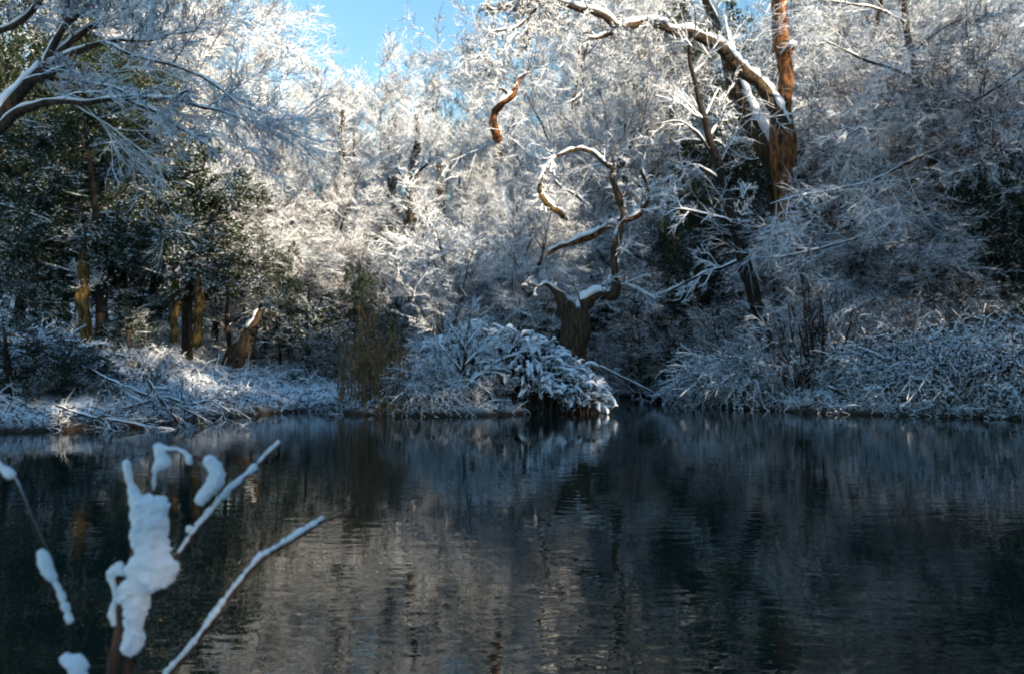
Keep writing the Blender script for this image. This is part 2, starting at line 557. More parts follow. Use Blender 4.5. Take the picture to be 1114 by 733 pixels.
w = link("pond_water", mb.mesh("pond_water", 'water')); w["kind"] = "structure"

# ------------------------------------------------------------------ tree templates (shared meshes)
def tmpl_deciduous(seed, h=18.0, spread=0.36, up=0.06, droop=0.0, n1=22, n2=13, n3=12, n4=14, clear=0.2, tw=0.0074, mat='twig', flat=1.0, tr=0.26):
    rng = np.random.default_rng(seed)
    P0, R0 = grow(rng, np.zeros((1, 3)), np.array([[0.03, 0, 1.0]]), np.array([h * 0.8]), 12, 0.07, (0, 0, 0.1), [tr], [0.05])
    mt = MB(); tubes(mt, P0, R0, 9, 1.0, None, True, lambda q: SineNoise(seed, 5)(q) * 0.06)
    mc = MB()
    s, d, l, r = sprout(rng, P0, R0, [h], n1, clear, 1.0, 0.95, spread, 0.35, 1.0)
    r = np.clip(r * 0.7, 0.015, 0.075)
    P1, R1 = grow(rng, s, d, l, 8, 0.14, (0, 0, up), r, r * 0.25)
    ml = MB(); tubes(ml, P1, R1, 5, 1.1, None, True)
    twigs_on(mc, rng, P1, R1, l, [(n2, 0.15, 0.8, 0.48, 0.16, up * 0.6 - droop, 5, 0.4, flat),
                                 (n3, 0.1, 0.75, 0.46, 0.18, -droop, 3, 0.3, flat),
                                 (n4, 0.05, 0.7, 0.5, 0.1, -droop, 2, 0.3, flat)], tw)
    return [("trunk", mt.mesh("trunk", 'bark_dark')), ("limbs", ml.mesh("limbs", 'bark_dark')), ("crown", mc.mesh("crown", mat))], h

def tmpl_evergreen(seed, h=8.0, w=0.32, n1=46, n2=9, n3=7, nl=15, leaf=0.05, mat='leaf', clear=0.06, droop=0.05):
    rng = np.random.default_rng(seed)
    P0, R0 = grow(rng, np.zeros((1, 3)), np.array([[0.02, 0, 1.0]]), np.array([h * 0.92]), 10, 0.04, (0, 0, 0.1), [0.16], [0.03])
    mt = MB(); tubes(mt, P0, R0, 8, 1.0, None, True)
    mc = MB()
    s, d, l, r = sprout(rng, P0, R0, [h], n1, clear, 1.0, 1.25, w, 0.55, 1.0, 0.45)
    P1, R1 = grow(rng, s, d, l, 5, 0.12, (0, 0, -droop), np.clip(r, 0.015, 0.05), np.full(len(r), 0.012))
    tubes(mc, P1, R1, 3)
    s, d, l2, r = sprout(rng, P1, R1, l, n2, 0.2, 1.0, 0.8, 0.5, 0.4)
    P2, R2 = grow(rng, s, d, l2, 3, 0.18, (0, 0, -droop), np.full(len(r), 0.012), np.full(len(r), 0.008))
    tubes(mc, P2, R2, 3)
    s, d, l3, r = sprout(rng, P2, R2, l2, n3, 0.1, 1.0, 0.8, 0.5, 0.3)
    P3, R3 = grow(rng, s, d, l3, 2, 0.1, (0, 0, -droop), np.full(len(r), 0.01), np.full(len(r), 0.006))
    idx = np.repeat(np.arange(len(P3)), nl)
    t = rng.uniform(0, 1.15, (len(idx), 1))
    C = P3[idx, 0] * (1 - t) + P3[idx, 1] * t + rng.normal(0, leaf * 0.5, (len(idx), 3))
    leaves(mc, rng, C, leaf, 0.35)
    return [("trunk", mt.mesh("trunk", 'bark_dark')), ("crown", mc.mesh("crown", mat))], h

def tmpl_thicket(seed, h=4.0, nst=16, lean=0.45, n2=10, n3=9, n4=9, tw=0.0062, mat='twig_thin', wob=0.08, stem=0.035):
    rng = np.random.default_rng(seed)
    s0 = np.zeros((nst, 3)); s0[:, :2] = rng.normal(0, 0.18, (nst, 2))
    d0 = np.stack([rng.normal(0, lean, nst), rng.normal(0, lean, nst), np.ones(nst)], -1)
    l0 = h * rng.uniform(0.6, 1.05, nst)
    P0, R0 = grow(rng, s0, d0, l0, 7, wob, (0, 0, 0.02), np.full(nst, stem), np.full(nst, stem * 0.35))
    mt = MB(); tubes(mt, P0, R0, 5, 1.1, None, True)
    mc = MB()
    twigs_on(mc, rng, P0, R0, l0, [(n2, 0.2, 0.6, 0.36, 0.12, 0.02, 4, 0.3, 1), (n3, 0.1, 0.65, 0.45, 0.15, 0, 3, 0.3, 1), (n4, 0.05, 0.7, 0.5, 0.1, 0, 2, 0.2, 1)], tw)
    return [("stems", mt.mesh("stems", 'bark_dark')), ("crown", mc.mesh("crown", mat))], h

def tmpl_bramble(seed, rad=1.3, h=1.2, n=440, nl=9, leaf=0.034):
    """mound of arching canes bowed down by snow"""
    rng = np.random.default_rng(seed)
    a = rng.uniform(0, 2 * math.pi, n); q = rad * np.sqrt(rng.uniform(0, 1, n)) * 0.75
    s = np.stack([np.cos(a) * q, np.sin(a) * q, np.full(n, -0.1)], -1)
    out = a + rng.normal(0, 0.9, n)
    d = np.stack([np.cos(out) * 0.55, np.sin(out) * 0.55, np.full(n, 1.0)], -1)
    L = h * 1.9 * rng.uniform(0.5, 1.05, n) * np.sqrt(np.clip(1.15 - (q / rad) ** 2, 0.1, 1))
    P, R = grow(rng, s, d, L, 9, 0.17, (0, 0, -0.21), np.full(n, 0.010), np.full(n, 0.007))
    mt = MB(); tubes(mt, P, R, 3, 1.9, rng.normal(0, 0.4, n))
    P2, R2, L2 = twigs_on(mt, rng, P, R, L, [(6, 0.3, 0.9, 0.24, 0.28, -0.14, 4, 0.2, 1)], 0.008)
    mc = MB()
    idx = np.repeat(np.arange(len(P2)), nl)
    k = rng.integers(0, 3, len(idx)); t = rng.uniform(0, 1, (len(idx), 1))
    C = P2[idx, k] * (1 - t) + P2[idx, k + 1] * t + rng.normal(0, 0.02, (len(idx), 3))
    leaves(mc, rng, C, leaf, 0.55, 0.6)
    return [("canes", mt.mesh("canes", 'twig')), ("leaves", mc.mesh("leaves", 'bramble_leaf'))], h

T = {}
T['tall'] = tmpl_deciduous(11, 19, 0.36, 0.06)
T['broad'] = tmpl_deciduous(12, 17, 0.44, 0.03, 0.02, n1=20, clear=0.2, mat='twig_mid')
T['slim'] = tmpl_deciduous(13, 19, 0.24, 0.10, n1=26, n2=10, clear=0.18, tr=0.2)
T['weep'] = tmpl_deciduous(14, 13, 0.50, -0.02, 0.06, n1=26, n2=13, n3=10, n4=12, clear=0.1, tw=0.0064, mat='twig_thin', flat=0.5, tr=0.2)
T['young'] = tmpl_deciduous(15, 7, 0.36, 0.05, 0.0, n1=24, n2=10, n3=9, n4=11, clear=0.1, tw=0.006, mat='twig_thin', tr=0.09)
T['holly'] = tmpl_evergreen(21)
T['yew'] = tmpl_evergreen(22, 9, 0.42, n1=52, nl=15, leaf=0.05, mat='leaf_bare', droop=0.1)
T['laurel'] = tmpl_evergreen(23, 4, 0.5, n1=34, n2=8, n3=7, nl=14, leaf=0.045, droop=0.02, clear=0.02)
T['laurel_dark'] = tmpl_evergreen(25, 4, 0.5, n1=30, n2=8, n3=7, nl=13, leaf=0.045, mat='leaf_bare', droop=0.06, clear=0.0)
T['holly_high'] = tmpl_evergreen(24, clear=0.2, w=0.36)
T['thicket'] = tmpl_thicket(31)
T['wisp'] = tmpl_thicket(32, 5.5, 16, 0.24, 10, 9, 10, 0.0065, 'twig', 0.06)
T['bramble'] = tmpl_bramble(41)
T['bramble_low'] = tmpl_bramble(42, 1.6, 0.8)

def plant(kind, px, D, h, name, label, cat, rz=0.0, group=None, dz=-0.08, wide=1.0, X=None):
    parts, h0 = T[kind]
    x = xof(px, D) if X is None else X
    s = h / h0
    o = empty(name, (x, D, gz(x, D) + dz), label, cat, group, rz, (s * wide, s * wide, s))
    for nm, me in parts:
        link(nm, me, o)
    return o

# --- the wood behind the pond, tall trees first
def top(py, D):            # height above the pond of what shows at row py
    return at(0, py, D)[2]
FAR = [  # kind, px, D, row of the top, name, label
    ('tall', -30, 46, -150, 'frosted_tree', 'tall frosted tree cut by the left edge, behind the dark hollies'),
    ('tall', 70, 44, -140, 'frosted_tree', 'tall frosted tree rising behind the snowy left overhanging limbs'),
    ('broad', 165, 48, -120, 'frosted_tree', 'broad frosted tree above the two sunlit trunks on the left bank'),
    ('tall', 212, 44, -40, 'frosted_tree', 'tall frosted tree left of the gap of open sky'),
    ('slim', 300, 52, 84, 'frosted_tree', 'slim frosted tree at the left foot of the sky gap'),
    ('broad', 365, 46, 52, 'frosted_tree', 'bright cream-lit frosted tree under the open sky, left of the ivy trunk'),
    ('tall', 440, 44, 62, 'frosted_tree', 'bright frosted tree in the middle of the sunlit wood, under open sky'),
    ('slim', 500, 50, 62, 'frosted_tree', 'slim frosted tree at the right foot of the sky gap'),
    ('broad', 560, 50, 15, 'frosted_tree', 'frosted tree behind the broken twisted limb'),
    ('tall', 625, 46, -40, 'frosted_tree', 'frosted sunlit tree standing behind the gnarled oak'),
    ('tall', 700, 50, -60, 'frosted_tree', 'tall frosted tree between the oak and the dark leaning tree'),
    ('broad', 775, 48, -90, 'frosted_tree', 'broad frosted tree behind the snow-plastered leaning trunk'),
    ('tall', 905, 46, -130, 'frosted_tree', 'tall frosted tree just right of the red-barked pine'),
    ('broad', 985, 48, -120, 'frosted_tree', 'broad frosted tree high behind the drooping beech'),
    ('tall', 1075, 46, -110, 'frosted_tree', 'tall frosted tree near the bright glint at the upper right'),
    ('tall', 1165, 44, -120, 'frosted_tree', 'tall frosted tree whose crown enters at the right edge'),
    ('slim', 130, 60, -60, 'distant_tree', 'distant pale tree in the wood far behind the left bank'),
    ('slim', 410, 64, 90, 'distant_tree', 'distant pale tree in the middle of the wood, far back'),
    ('slim', 530, 66, 75, 'distant_tree', 'distant pale tree low against the sky right of the gap'),
    ('broad', 660, 64, 10, 'distant_tree', 'distant pale tree far behind the oak'),
    ('broad', 845, 60, -110, 'distant_tree', 'distant pale tree far behind the pine'),
    ('slim', 250, 64, 40, 'distant_tree', 'distant pale tree far behind the slim trees left of the sky gap'),
    ('broad', 1010, 64, -50, 'distant_tree', 'distant pale tree far behind the right-hand wood'),
]
for n, (k, px, D, ty, name, label) in enumerate(FAR):
    x = xof(px, D)
    plant(k, px, D, (top(ty, D) - gz(x, D)) * 1.0, name, label, 'tree', n * 2.399, 'frosted trees of the wood')

MID = [  # kind, px, D, row of top, name, label, cat, wide
    ('broad', 20, 34, 60, 'bare_tree', 'bare snow-dusted tree among the hollies at the far left', 'tree', 0.9),
    ('broad', 290, 36, 130, 'bare_tree', 'low spreading frosted tree above the leaning broken trunk', 'tree', 1.0),
    ('slim', 352, 38, 140, 'bare_tree', 'frosted tree with the ivy-dark trunk left of the reeds', 'tree', 1.2),
    ('tall', 520, 40, 110, 'bare_tree', 'frosted tree in the middle behind the pale thicket', 'tree', 1.0),
    ('tall', 590, 39, 100, 'bare_tree', 'frosted tree wrapped round the broken twisted limb', 'tree', 1.0),
    ('slim', 548, 33.5, 158, 'bare_tree', 'slim frosted tree in front of the broken twisted limb', 'tree', 1.5),
    ('broad', 690, 39, 70, 'bare_tree', 'frosted tree between the oak boughs and the leaning tree', 'tree', 0.9),
    ('weep', 960, 33, 40, 'bare_tree', 'drooping frosted tree in the middle of the right-hand wood', 'tree', 1.0),
    ('weep', 1080, 31, 30, 'bare_tree', 'drooping frosted tree over the bramble bank at the right', 'tree', 1.0),
    ('weep', 915, 38, 110, 'bare_tree', 'drooping frosted tree with fronds crossing the pine trunk', 'tree', 0.9),
    ('weep', 250, 31, 215, 'bare_tree', 'low drooping frosted tree right of the hollies on the left bank', 'tree', 1.1),
    ('weep', 990, 28.5, 235, 'bare_tree', 'low drooping tree whose sprays hang over the right-hand brambles', 'tree', 1.2),
    ('weep', 872, 29.5, 250, 'bare_tree', 'low drooping tree whose sprays hang behind the many-stemmed shrub', 'tree', 1.2),
    ('young', 730, 35, 235, 'sapling', 'snow-dusted sapling on the slope left of the dark leaning tree', 'sapling', 1.3),
    ('young', 690, 33, 285, 'sapling', 'snow-dusted sapling just right of the oak trunk', 'sapling', 1.2),
    ('young', 780, 33, 270, 'sapling', 'snow-dusted sapling at the foot of the dark leaning tree', 'sapling', 1.3),
    ('young', 850, 30, 265, 'sapling', 'snow-dusted sapling left of the many-stemmed waterside shrub', 'sapling', 1.3),
    ('young', 930, 30, 250, 'sapling', 'snow-dusted sapling behind the many-stemmed waterside shrub', 'sapling', 1.3),
    ('young', 1000, 29, 230, 'sapling', 'snow-dusted sapling behind the right-hand bramble bank', 'sapling', 1.3),
    ('young', 395, 34, 250, 'sapling', 'snow-dusted sapling rising behind the brown reeds', 'sapling', 1.2),
    ('young', 330, 33, 280, 'sapling', 'snow-dusted sapling right of the leaning broken trunk', 'sapling', 1.2),
    ('wisp', 480, 34, 265, 'pale_thicket', 'tall pale thicket of fine twigs left behind the snowy mound', 'shrub', 1.4),
    ('wisp', 515, 36, 245, 'pale_thicket', 'tall pale thicket of fine twigs in the very middle of the wood', 'shrub', 1.4),
    ('wisp', 555, 35, 270, 'pale_thicket', 'tall pale thicket of fine twigs next to the dark ivy pillar', 'shrub', 1.4),
    ('wisp', 455, 37, 255, 'pale_thicket', 'tall pale thicket of fine twigs behind the right end of the reeds', 'shrub', 1.4),
    ('thicket', 700, 37, 330, 'thicket', 'snowy thicket at the head of the narrow inlet', 'shrub', 1.5),
    ('thicket', 750, 34, 340, 'thicket', 'snowy thicket beside the narrow inlet, right bank', 'shrub', 1.5),
    ('thicket', 800, 30, 330, 'thicket', 'snowy thicket on the right bank under the leaning tree', 'shrub', 1.5),
    ('thicket', 960, 28, 325, 'thicket', 'snowy thicket right of the many-stemmed shrub', 'shrub', 1.5),
    ('thicket', 1060, 27, 320, 'thicket', 'snowy thicket above the brambles near the right edge', 'shrub', 1.6),
    ('thicket', 365, 29, 365, 'thicket', 'snowy thicket on the left bank beside the reeds', 'shrub', 1.4),
    ('thicket', 50, 24, 360, 'thicket', 'snow-dusted thicket at the foot of the leftmost hollies', 'shrub', 1.5),
]
for n, (k, px, D, ty, name, label, cat, wd) in enumerate(MID):
    x = xof(px, D)
    plant(k, px, D, top(ty, D) - gz(x, D), name, label, cat, 1.0 + n * 2.399, None, wide=wd)

GREEN = [
    ('yew', 305, 31.5, 265, 'yew_tree', 'dark evergreen just right of the leaning broken trunk', 0.8),
    ('yew', 385, 31, 285, 'yew_tree', 'dark evergreen behind the left half of the reeds', 0.75),
    ('laurel', 425, 29, 330, 'evergreen_bush', 'dark evergreen bush close behind the tall reeds', 1.0),
    ('yew', 235, 35, 235, 'yew_tree', 'dark evergreen behind the low drooping tree on the left', 0.9),
    ('yew', 50, 33, -20, 'yew_tree', 'tall dark evergreen behind the overhanging limbs at the upper left', 0.9),
    ('yew', -15, 30, 40, 'yew_tree', 'tall dark evergreen cut by the left edge', 0.9),
    ('yew', 130, 37, 40, 'yew_tree', 'tall dark evergreen half hidden by frosted twigs at the upper left', 0.7),
    ('laurel_dark', 10, 19.6, 345, 'evergreen_bush', 'almost black evergreen bush at the water in the left corner', 1.6),
    ('laurel_dark', 70, 20.4, 365, 'evergreen_bush', 'low black evergreen bush at the water right of the left corner', 1.8),
    ('laurel_dark', 118, 21.4, 392, 'evergreen_bush', 'low dark evergreen bush behind the fallen branches', 1.8),
    ('laurel_dark', 38, 21.6, 370, 'evergreen_bush', 'dark evergreen bush between the black bushes of the left corner', 1.5),
    ('laurel_dark', 165, 23.6, 398, 'evergreen_bush', 'dark low evergreen bush on the snowy slope above the fallen branches', 1.5),
    ('yew', 1010, 29.5, 255, 'yew_tree', 'dark evergreen behind the brambles in the middle of the right bank', 0.8),
    ('yew', 755, 33, 190, 'yew_tree', 'dark evergreen just left of the dark leaning tree', 0.6),
    ('yew', 845, 32.5, 165, 'yew_tree', 'dark evergreen close behind the foot of the pine', 0.6),
    ('holly_high', 110, 27.4, 105, 'holly_tree', 'dark holly dusted with snow over the leftmost sunlit trunk', 1.3),
    ('holly', 35, 27, 190, 'holly_tree', 'dark holly by the left edge with snow on its lower leaves', 1.3),
    ('yew', 20, 36, 40, 'yew_tree', 'tall dark evergreen in the upper left corner', 1.1),
    ('yew', 140, 34, 150, 'yew_tree', 'dark evergreen between the sunlit trunks on the left', 1.1),
    ('holly_high', 204, 29.2, 150, 'holly_tree', 'snow-speckled holly right of the leftmost sunlit trunk', 1.3),
    ('laurel', 138, 26.5, 320, 'evergreen_bush', 'dark evergreen bush right beside the leftmost sunlit trunk', 1.2),
    ('laurel', 40, 23, 340, 'evergreen_bush', 'dark evergreen bush overhanging the water at the left edge', 1.3),
    ('laurel', 335, 29.5, 325, 'evergreen_bush', 'dark evergreen bush right of the leaning broken trunk', 1.3),
    ('yew', 300, 40, 180, 'yew_tree', 'dark evergreen behind the low spreading tree left of the ivy trunks', 0.9),
    ('yew', 345, 42, 200, 'ivy_clad_tree', 'ivy-dark tree standing left of the sunlit ivy trunk', 0.7),
    ('yew', 430, 38, 250, 'evergreen_bush', 'dark evergreen bush behind the reeds', 0.8),
    ('holly', 598, 34, 315, 'ivy_pillar', 'narrow dark evergreen pillar left of the oak trunk', 0.55),
    ('yew', 735, 41, 95, 'yew_tree', 'tall dark evergreen left of the dark leaning tree', 0.9),
    ('yew', 815, 39, 170, 'yew_tree', 'dark evergreen between the leaning tree and the pine', 0.9),
    ('holly', 755, 44, -10, 'ivy_clad_tree', 'snow-clotted evergreen high behind the long pine limb', 0.8),
    ('holly', 865, 42, 120, 'ivy_clad_tree', 'dark evergreen right behind the pine trunk', 0.8),
    ('holly', 1000, 40, 60, 'ivy_clad_tree', 'evergreen behind the drooping beech', 0.9),
    ('yew', 1075, 28.5, 190, 'yew_tree', 'dark evergreen at the right edge above the brambles', 1.1),
    ('yew', 1118, 27, 165, 'yew_tree', 'very dark evergreen cut by the right edge', 1.1),
    ('laurel', 850, 33, 300, 'evergreen_bush', 'dark evergreen bush at the foot of the pine', 1.2),
    ('holly', 660, 42, 190, 'ivy_clad_tree', 'dark evergreen behind the oak right of its knee', 0.8),
    ('holly', 700, 40, 200, 'holly_tree', 'snow-dusted holly on the slope between oak and leaning tree', 0.9),
]
for n, (k, px, D, ty, name, label, wd) in enumerate(GREEN):
    x = xof(px, D)
    plant(k, px, D, top(ty, D) - gz(x, D), name, label, 'bush' if 'bush' in name else 'tree', 0.5 + n * 2.399, None, wide=wd)

BR = [
    ('bramble', 800, 28.5, 1.5, 'bramble_mound', 'snow-laden bramble mound at the corner of the inlet'),
    ('bramble', 840, 27.5, 1.3, 'bramble_mound', 'snow-laden bramble mound left of the many-stemmed shrub'),
    ('bramble', 960, 26.3, 1.5, 'bramble_mound', 'snow-laden bramble mound right of the pale snow patch'),
    ('bramble', 1010, 25.3, 1.7, 'bramble_mound', 'tall snow-laden bramble mound in the middle of the right bank'),
    ('bramble', 1070, 24.8, 1.7, 'bramble_mound', 'snow-laden bramble mound next to the right edge'),
    ('bramble', 1120, 24.2, 1.6, 'bramble_mound', 'snow-laden bramble mound cut by the right edge'),
    ('bramble_low', 900, 27.5, 0.9, 'bramble_mound', 'low snowy bramble patch behind the many-stemmed shrub'),
    ('bramble', 1040, 28.5, 1.7, 'bramble_mound', 'snow-laden bramble mound under the dark trunk at the right'),
    ('bramble_low', 160, 26.0, 0.5, 'bramble_mound', 'snowy bramble patch beneath the leftmost sunlit trunk'),
    ('bramble_low', 10, 21.5, 1.0, 'bramble_mound', 'shaded bramble patch in the lower left corner of the bank'),
    ('bramble', 715, 38.5, 1.2, 'bramble_mound', 'snowy bramble mound at the end of the inlet'),
]
for n, (k, px, D, h, name, label) in enumerate(BR):
    plant(k, px, D, h, name, label, 'bramble', n * 2.399, None, dz=-0.05)

# the wood goes on round the near right side of the pond, outside the frame; its shade lies over the water
rg = np.random.default_rng(77)
line = np.array([(62, 46, 26), (49, 25, 24.5), (41, 15, 22.5), (32, 5, 19.5), (26.5, 0, 15.5), (23.5, -2.5, 18.5), (20, -5.5, 28.0), (17, -10, 28.0), (17, -16, 15.0), (12, -26, 11.0), (0, -34, 10.0), (-12, -38, 10.0)], float)
sl_ = np.concatenate([[0], np.cumsum(np.linalg.norm(np.diff(line[:, :2], axis=0), axis=1))])
for n, q in enumerate(np.arange(0, sl_[-1], 2.7)):
    x, y, zt = [np.interp(q, sl_, line[:, a]) for a in range(3)]
    x += rg.uniform(-1.2, 1.2); y += rg.uniform(-1.2, 1.2); zt += rg.uniform(-2.2, 1.0)
    if math.dist((x, y), (22.3, -3.4)) < 2.1: continue
    plant(['yew', 'holly'][n % 2], 0, y, zt - gz(x, y), 'near_bank_evergreen', 'tall dark evergreen on the near right bank, outside the picture, that shades the pond', 'tree', n * 2.4,
          'evergreens along the near right bank', wide=0.75 if zt > 15 else 1.15, X=x)
# ------------------------------------------------------------------ hero trees
def gnarl(seed, f=6, a=0.13):
    s1, s2, s3 = SineNoise(seed, f), SineNoise(seed + 1, f * 2.6), SineNoise(seed + 2, f * 6)
    st = np.array([1, 1, 0.45])
    return lambda q: s1(q) * a + s2(q * st) * a * 0.6 + s3(q * st) * a * 0.3
def limb(name, C, mat, parent, seed, sides=14, cap=True, thick=1.0, gap=0.2, knob=0.13):
    mb = MB()
    wob = np.stack([SineNoise(seed * 3 + a, 1.1 / max(C[:, 3].max(), 0.03))(C[:, :3]) for a in range(3)], -1)
    C = C.copy(); C[1:-1, :3] += (wob * C[:, 3:4] * 0.22)[1:-1]
    tubes(mb, C[None, :, :3], C[None, :, 3], sides, 1.0, None, True, gnarl(seed, 0.9 / max(C[:, 3].mean(), 0.02), knob))
    if mat == 'cane' or (mat == 'bark_dark' and C[:, 3].max() < 0.008 and name == 'cane'):
        rb = np.random.default_rng(seed)
        for k in range(3, len(C) - 2, 3):                 # buds and leaf scars
            t = unit(C[k + 1, :3] - C[k - 1, :3]); sd = unit(np.cross(t, rb.normal(size=3)))
            b0 = C[k, :3] + sd * C[k, 3] * 0.5
            ln = C[k, 3] * rb.uniform(1.2, 2.4)
            Q = np.stack([b0, b0 + (sd * 0.8 + t * 0.7) * ln * 0.5, b0 + (sd * 0.9 + t * 1.1) * ln])
            tubes(mb, Q[None], np.array([[0.55, 0.5, 0.08]]) * C[k, 3], 6, 1.0, None, True)
    o = link(name, mb.mesh(name, mat), parent)
    if cap:
        mc = MB(); snow_cap(mc, C, None, thick, 1.0, gap, seed)
        link("snow_cap", mc.mesh("snow_cap", 'snow'), o)
    return o
def dense(C, step=0.12):
    n = int(np.linalg.norm(np.diff(C[:, :3], axis=0), axis=1).sum() / step) + 6
    return cat_rom(C, n)
def sprays(name, curves, parent, seed, spec, mat, tw=0.012, t_len=1.0):
    rng = np.random.default_rng(seed)
    mb = MB()
    for C in curves:
        C = cat_rom(C, 12)
        L = np.linalg.norm(np.diff(C[:, :3], axis=0), axis=1).sum() * t_len
        twigs_on(mb, rng, C[None, :, :3], C[None, :, 3], [L], spec, tw)
    return link(name, mb.mesh(name, mat), parent)
ROOTS = []
def root(name, px, D, label, cat='tree'):
    o = empty(name, (0, 0, 0), label, cat)
    x = xof(px, D)
    ROOTS.append((o, (x, D, max(gz(x, D), 0.0))))        # moved to its base once its parts are built
    return o

# the red-barked pine
pine = root('pine_tree', 857, 36, 'big red-barked pine with a snow-topped limb sweeping left from its fork')
c0 = dense(curve_px([(862, 372, 44), (858, 320, 38), (856, 270, 36), (855, 210, 34), (853, 160, 33), (851, 118, 28), (853, 80, 24), (850, 40, 22), (845, 0, 21), (842, -70, 18), (836, -160, 12)], 31))
c0[:, 3] *= 0.76
limb('trunk', c0, 'bark_pine', pine, 201, 22, True, 0.6, 0.25)
c1 = dense(curve_px([(854, 140, 20), (842, 114, 20), (826, 95, 19), (812, 80, 19), (797, 64, 18), (782, 50, 17), (757, 38, 15), (735, 35, 14), (715, 27, 13), (697, 27, 12), (676, 29, 10), (662, 37, 8), (648, 42, 5), (640, 41, 3)], 30.8, D1=29))
c1[:, 3] *= 0.72
limb('limb', c1, 'bark_oak', pine, 203, 16, True, 1.3, 0.1)
c2 = dense(curve_px([(672, 31, 9), (655, 17, 8), (632, 10, 7), (612, 3, 6), (598, -2, 5), (586, 6, 5), (576, 19, 4), (564, 29, 4), (548, 33, 3), (534, 36, 2.5), (528, 45, 2), (530, 58, 1.5)], 29.2, D1=28))
limb('limb', c2, 'bark_dark', pine, 205, 7, True, 1.2, 0.15)
c3 = dense(curve_px([(588, 4, 4), (570, -2, 3.5), (550, 8, 3), (536, 11, 2.5), (528, 4, 2)], 28.4, D1=28))
limb('limb', c3, 'bark_dark', pine, 207, 6, True, 1.2, 0.15)
c4 = dense(curve_px([(575, 20, 3), (574, 32, 2.5), (576, 45, 2), (568, 55, 1.5)], 28.3))
limb('limb', c4, 'bark_dark', pine, 209, 6, False)
c5 = dense(curve_px([(853, 62, 12), (860, 52, 10), (864, 48, 8)], 30.7, D1=30.2)); limb('broken_stub', c5, 'bark_pine', pine, 211, 8, True, 1.2, 0)
sprays('twigs', [c1[40:], c2, c2, c3, c4, c3], pine, 221, [(15, 0.15, 0.9, 0.16, 0.30, 0.0, 6, 0.1, 1), (7, 0.15, 0.8, 0.5, 0.25, -0.02, 4, 0.2, 1), (7, 0.1, 0.8, 0.5, 0.2, -0.03, 3, 0.2, 1), (5, 0.1, 0.8, 0.5, 0.2, -0.03, 2, 0.2, 1)], 'twig', 0.011)

# snow-plastered leaning trunk behind the pine
lean = root('leaning_birch', 820, 38, 'snow-plastered leaning trunk rising left out from behind the pine')
c = dense(curve_px([(872, 372, 26), (862, 300, 24), (848, 215, 22), (833, 165, 21), (818, 135, 20), (806, 105, 18), (798, 80, 16), (790, 52, 14), (782, 30, 12), (770, 5, 9), (755, -40, 6)], 33))
limb('trunk', c, 'bark_oak', lean, 231, 10, False)
mc = MB()
cc = c.copy(); cc[:, 3] *= 1.0
snow_cap(mc, np.column_stack([cc[:, :3] + np.array([-0.0, -0.10, 0.05]), cc[:, 3] * 0.95]), None, 1.6, 1.2, 0.05, 233)
link("snow_cap", mc.mesh("snow_cap", 'snow'), lean)
sprays('twigs', [c[10:]], lean, 235, [(30, 0.4, 0.9, 0.2, 0.2, 0.03, 6, 0.2, 1), (9, 0.15, 0.8, 0.45, 0.2, 0, 4, 0.2, 1), (8, 0.1, 0.8, 0.45, 0.2, 0, 2, 0.2, 1)], 'twig', 0.007)

# dark leaning tree
dark = root('leaning_dark_tree', 800, 32, 'thin dark tree leaning left, with few bare side branches')
D0 = 27
c0 = dense(curve_px([(850, 425, 20), (843, 400, 19), (834, 372, 18), (828, 345, 18), (818, 312, 17), (808, 275, 16), (801, 250, 15), (792, 222, 14), (785, 198, 12), (777, 165, 10.5), (768, 136, 9), (760, 105, 7), (752, 70, 5), (748, 40, 3)], D0))
c0[:, 3] *= 0.85
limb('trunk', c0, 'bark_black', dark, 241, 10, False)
dl = [[(799, 245, 6), (785, 238, 5), (760, 232, 4), (738, 228, 3), (722, 236, 2)], [(785, 198, 6), (768, 186, 5), (752, 180, 4), (735, 190, 3), (720, 200, 2)],
      [(780, 178, 6), (766, 155, 5), (752, 140, 4), (735, 132, 3), (715, 136, 2)], [(801, 252, 5), (806, 232, 4), (810, 212, 3), (818, 200, 2)],
      [(810, 282, 6), (790, 290, 5), (770, 296, 4), (745, 308, 3), (725, 318, 2)], [(772, 150, 5), (785, 128, 4), (790, 105, 3), (800, 90, 2)]]
dc = []
for j, r in enumerate(dl):
    C = dense(curve_px(r, D0, D1=D0 - 1 + 0.4 * j)); dc.append(C)
    C[:, 3] *= 0.7
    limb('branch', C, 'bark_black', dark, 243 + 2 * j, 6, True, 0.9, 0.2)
sprays('twigs', dc + [c0[len(c0) // 2:]], dark, 259, [(9, 0.2, 0.8, 0.3, 0.15, 0.0, 5, 0.2, 1), (6, 0.15, 0.8, 0.5, 0.2, 0, 3, 0.2, 1), (6, 0.1, 0.8, 0.5, 0.2, 0, 2, 0.2, 1)], 'twig', 0.011)

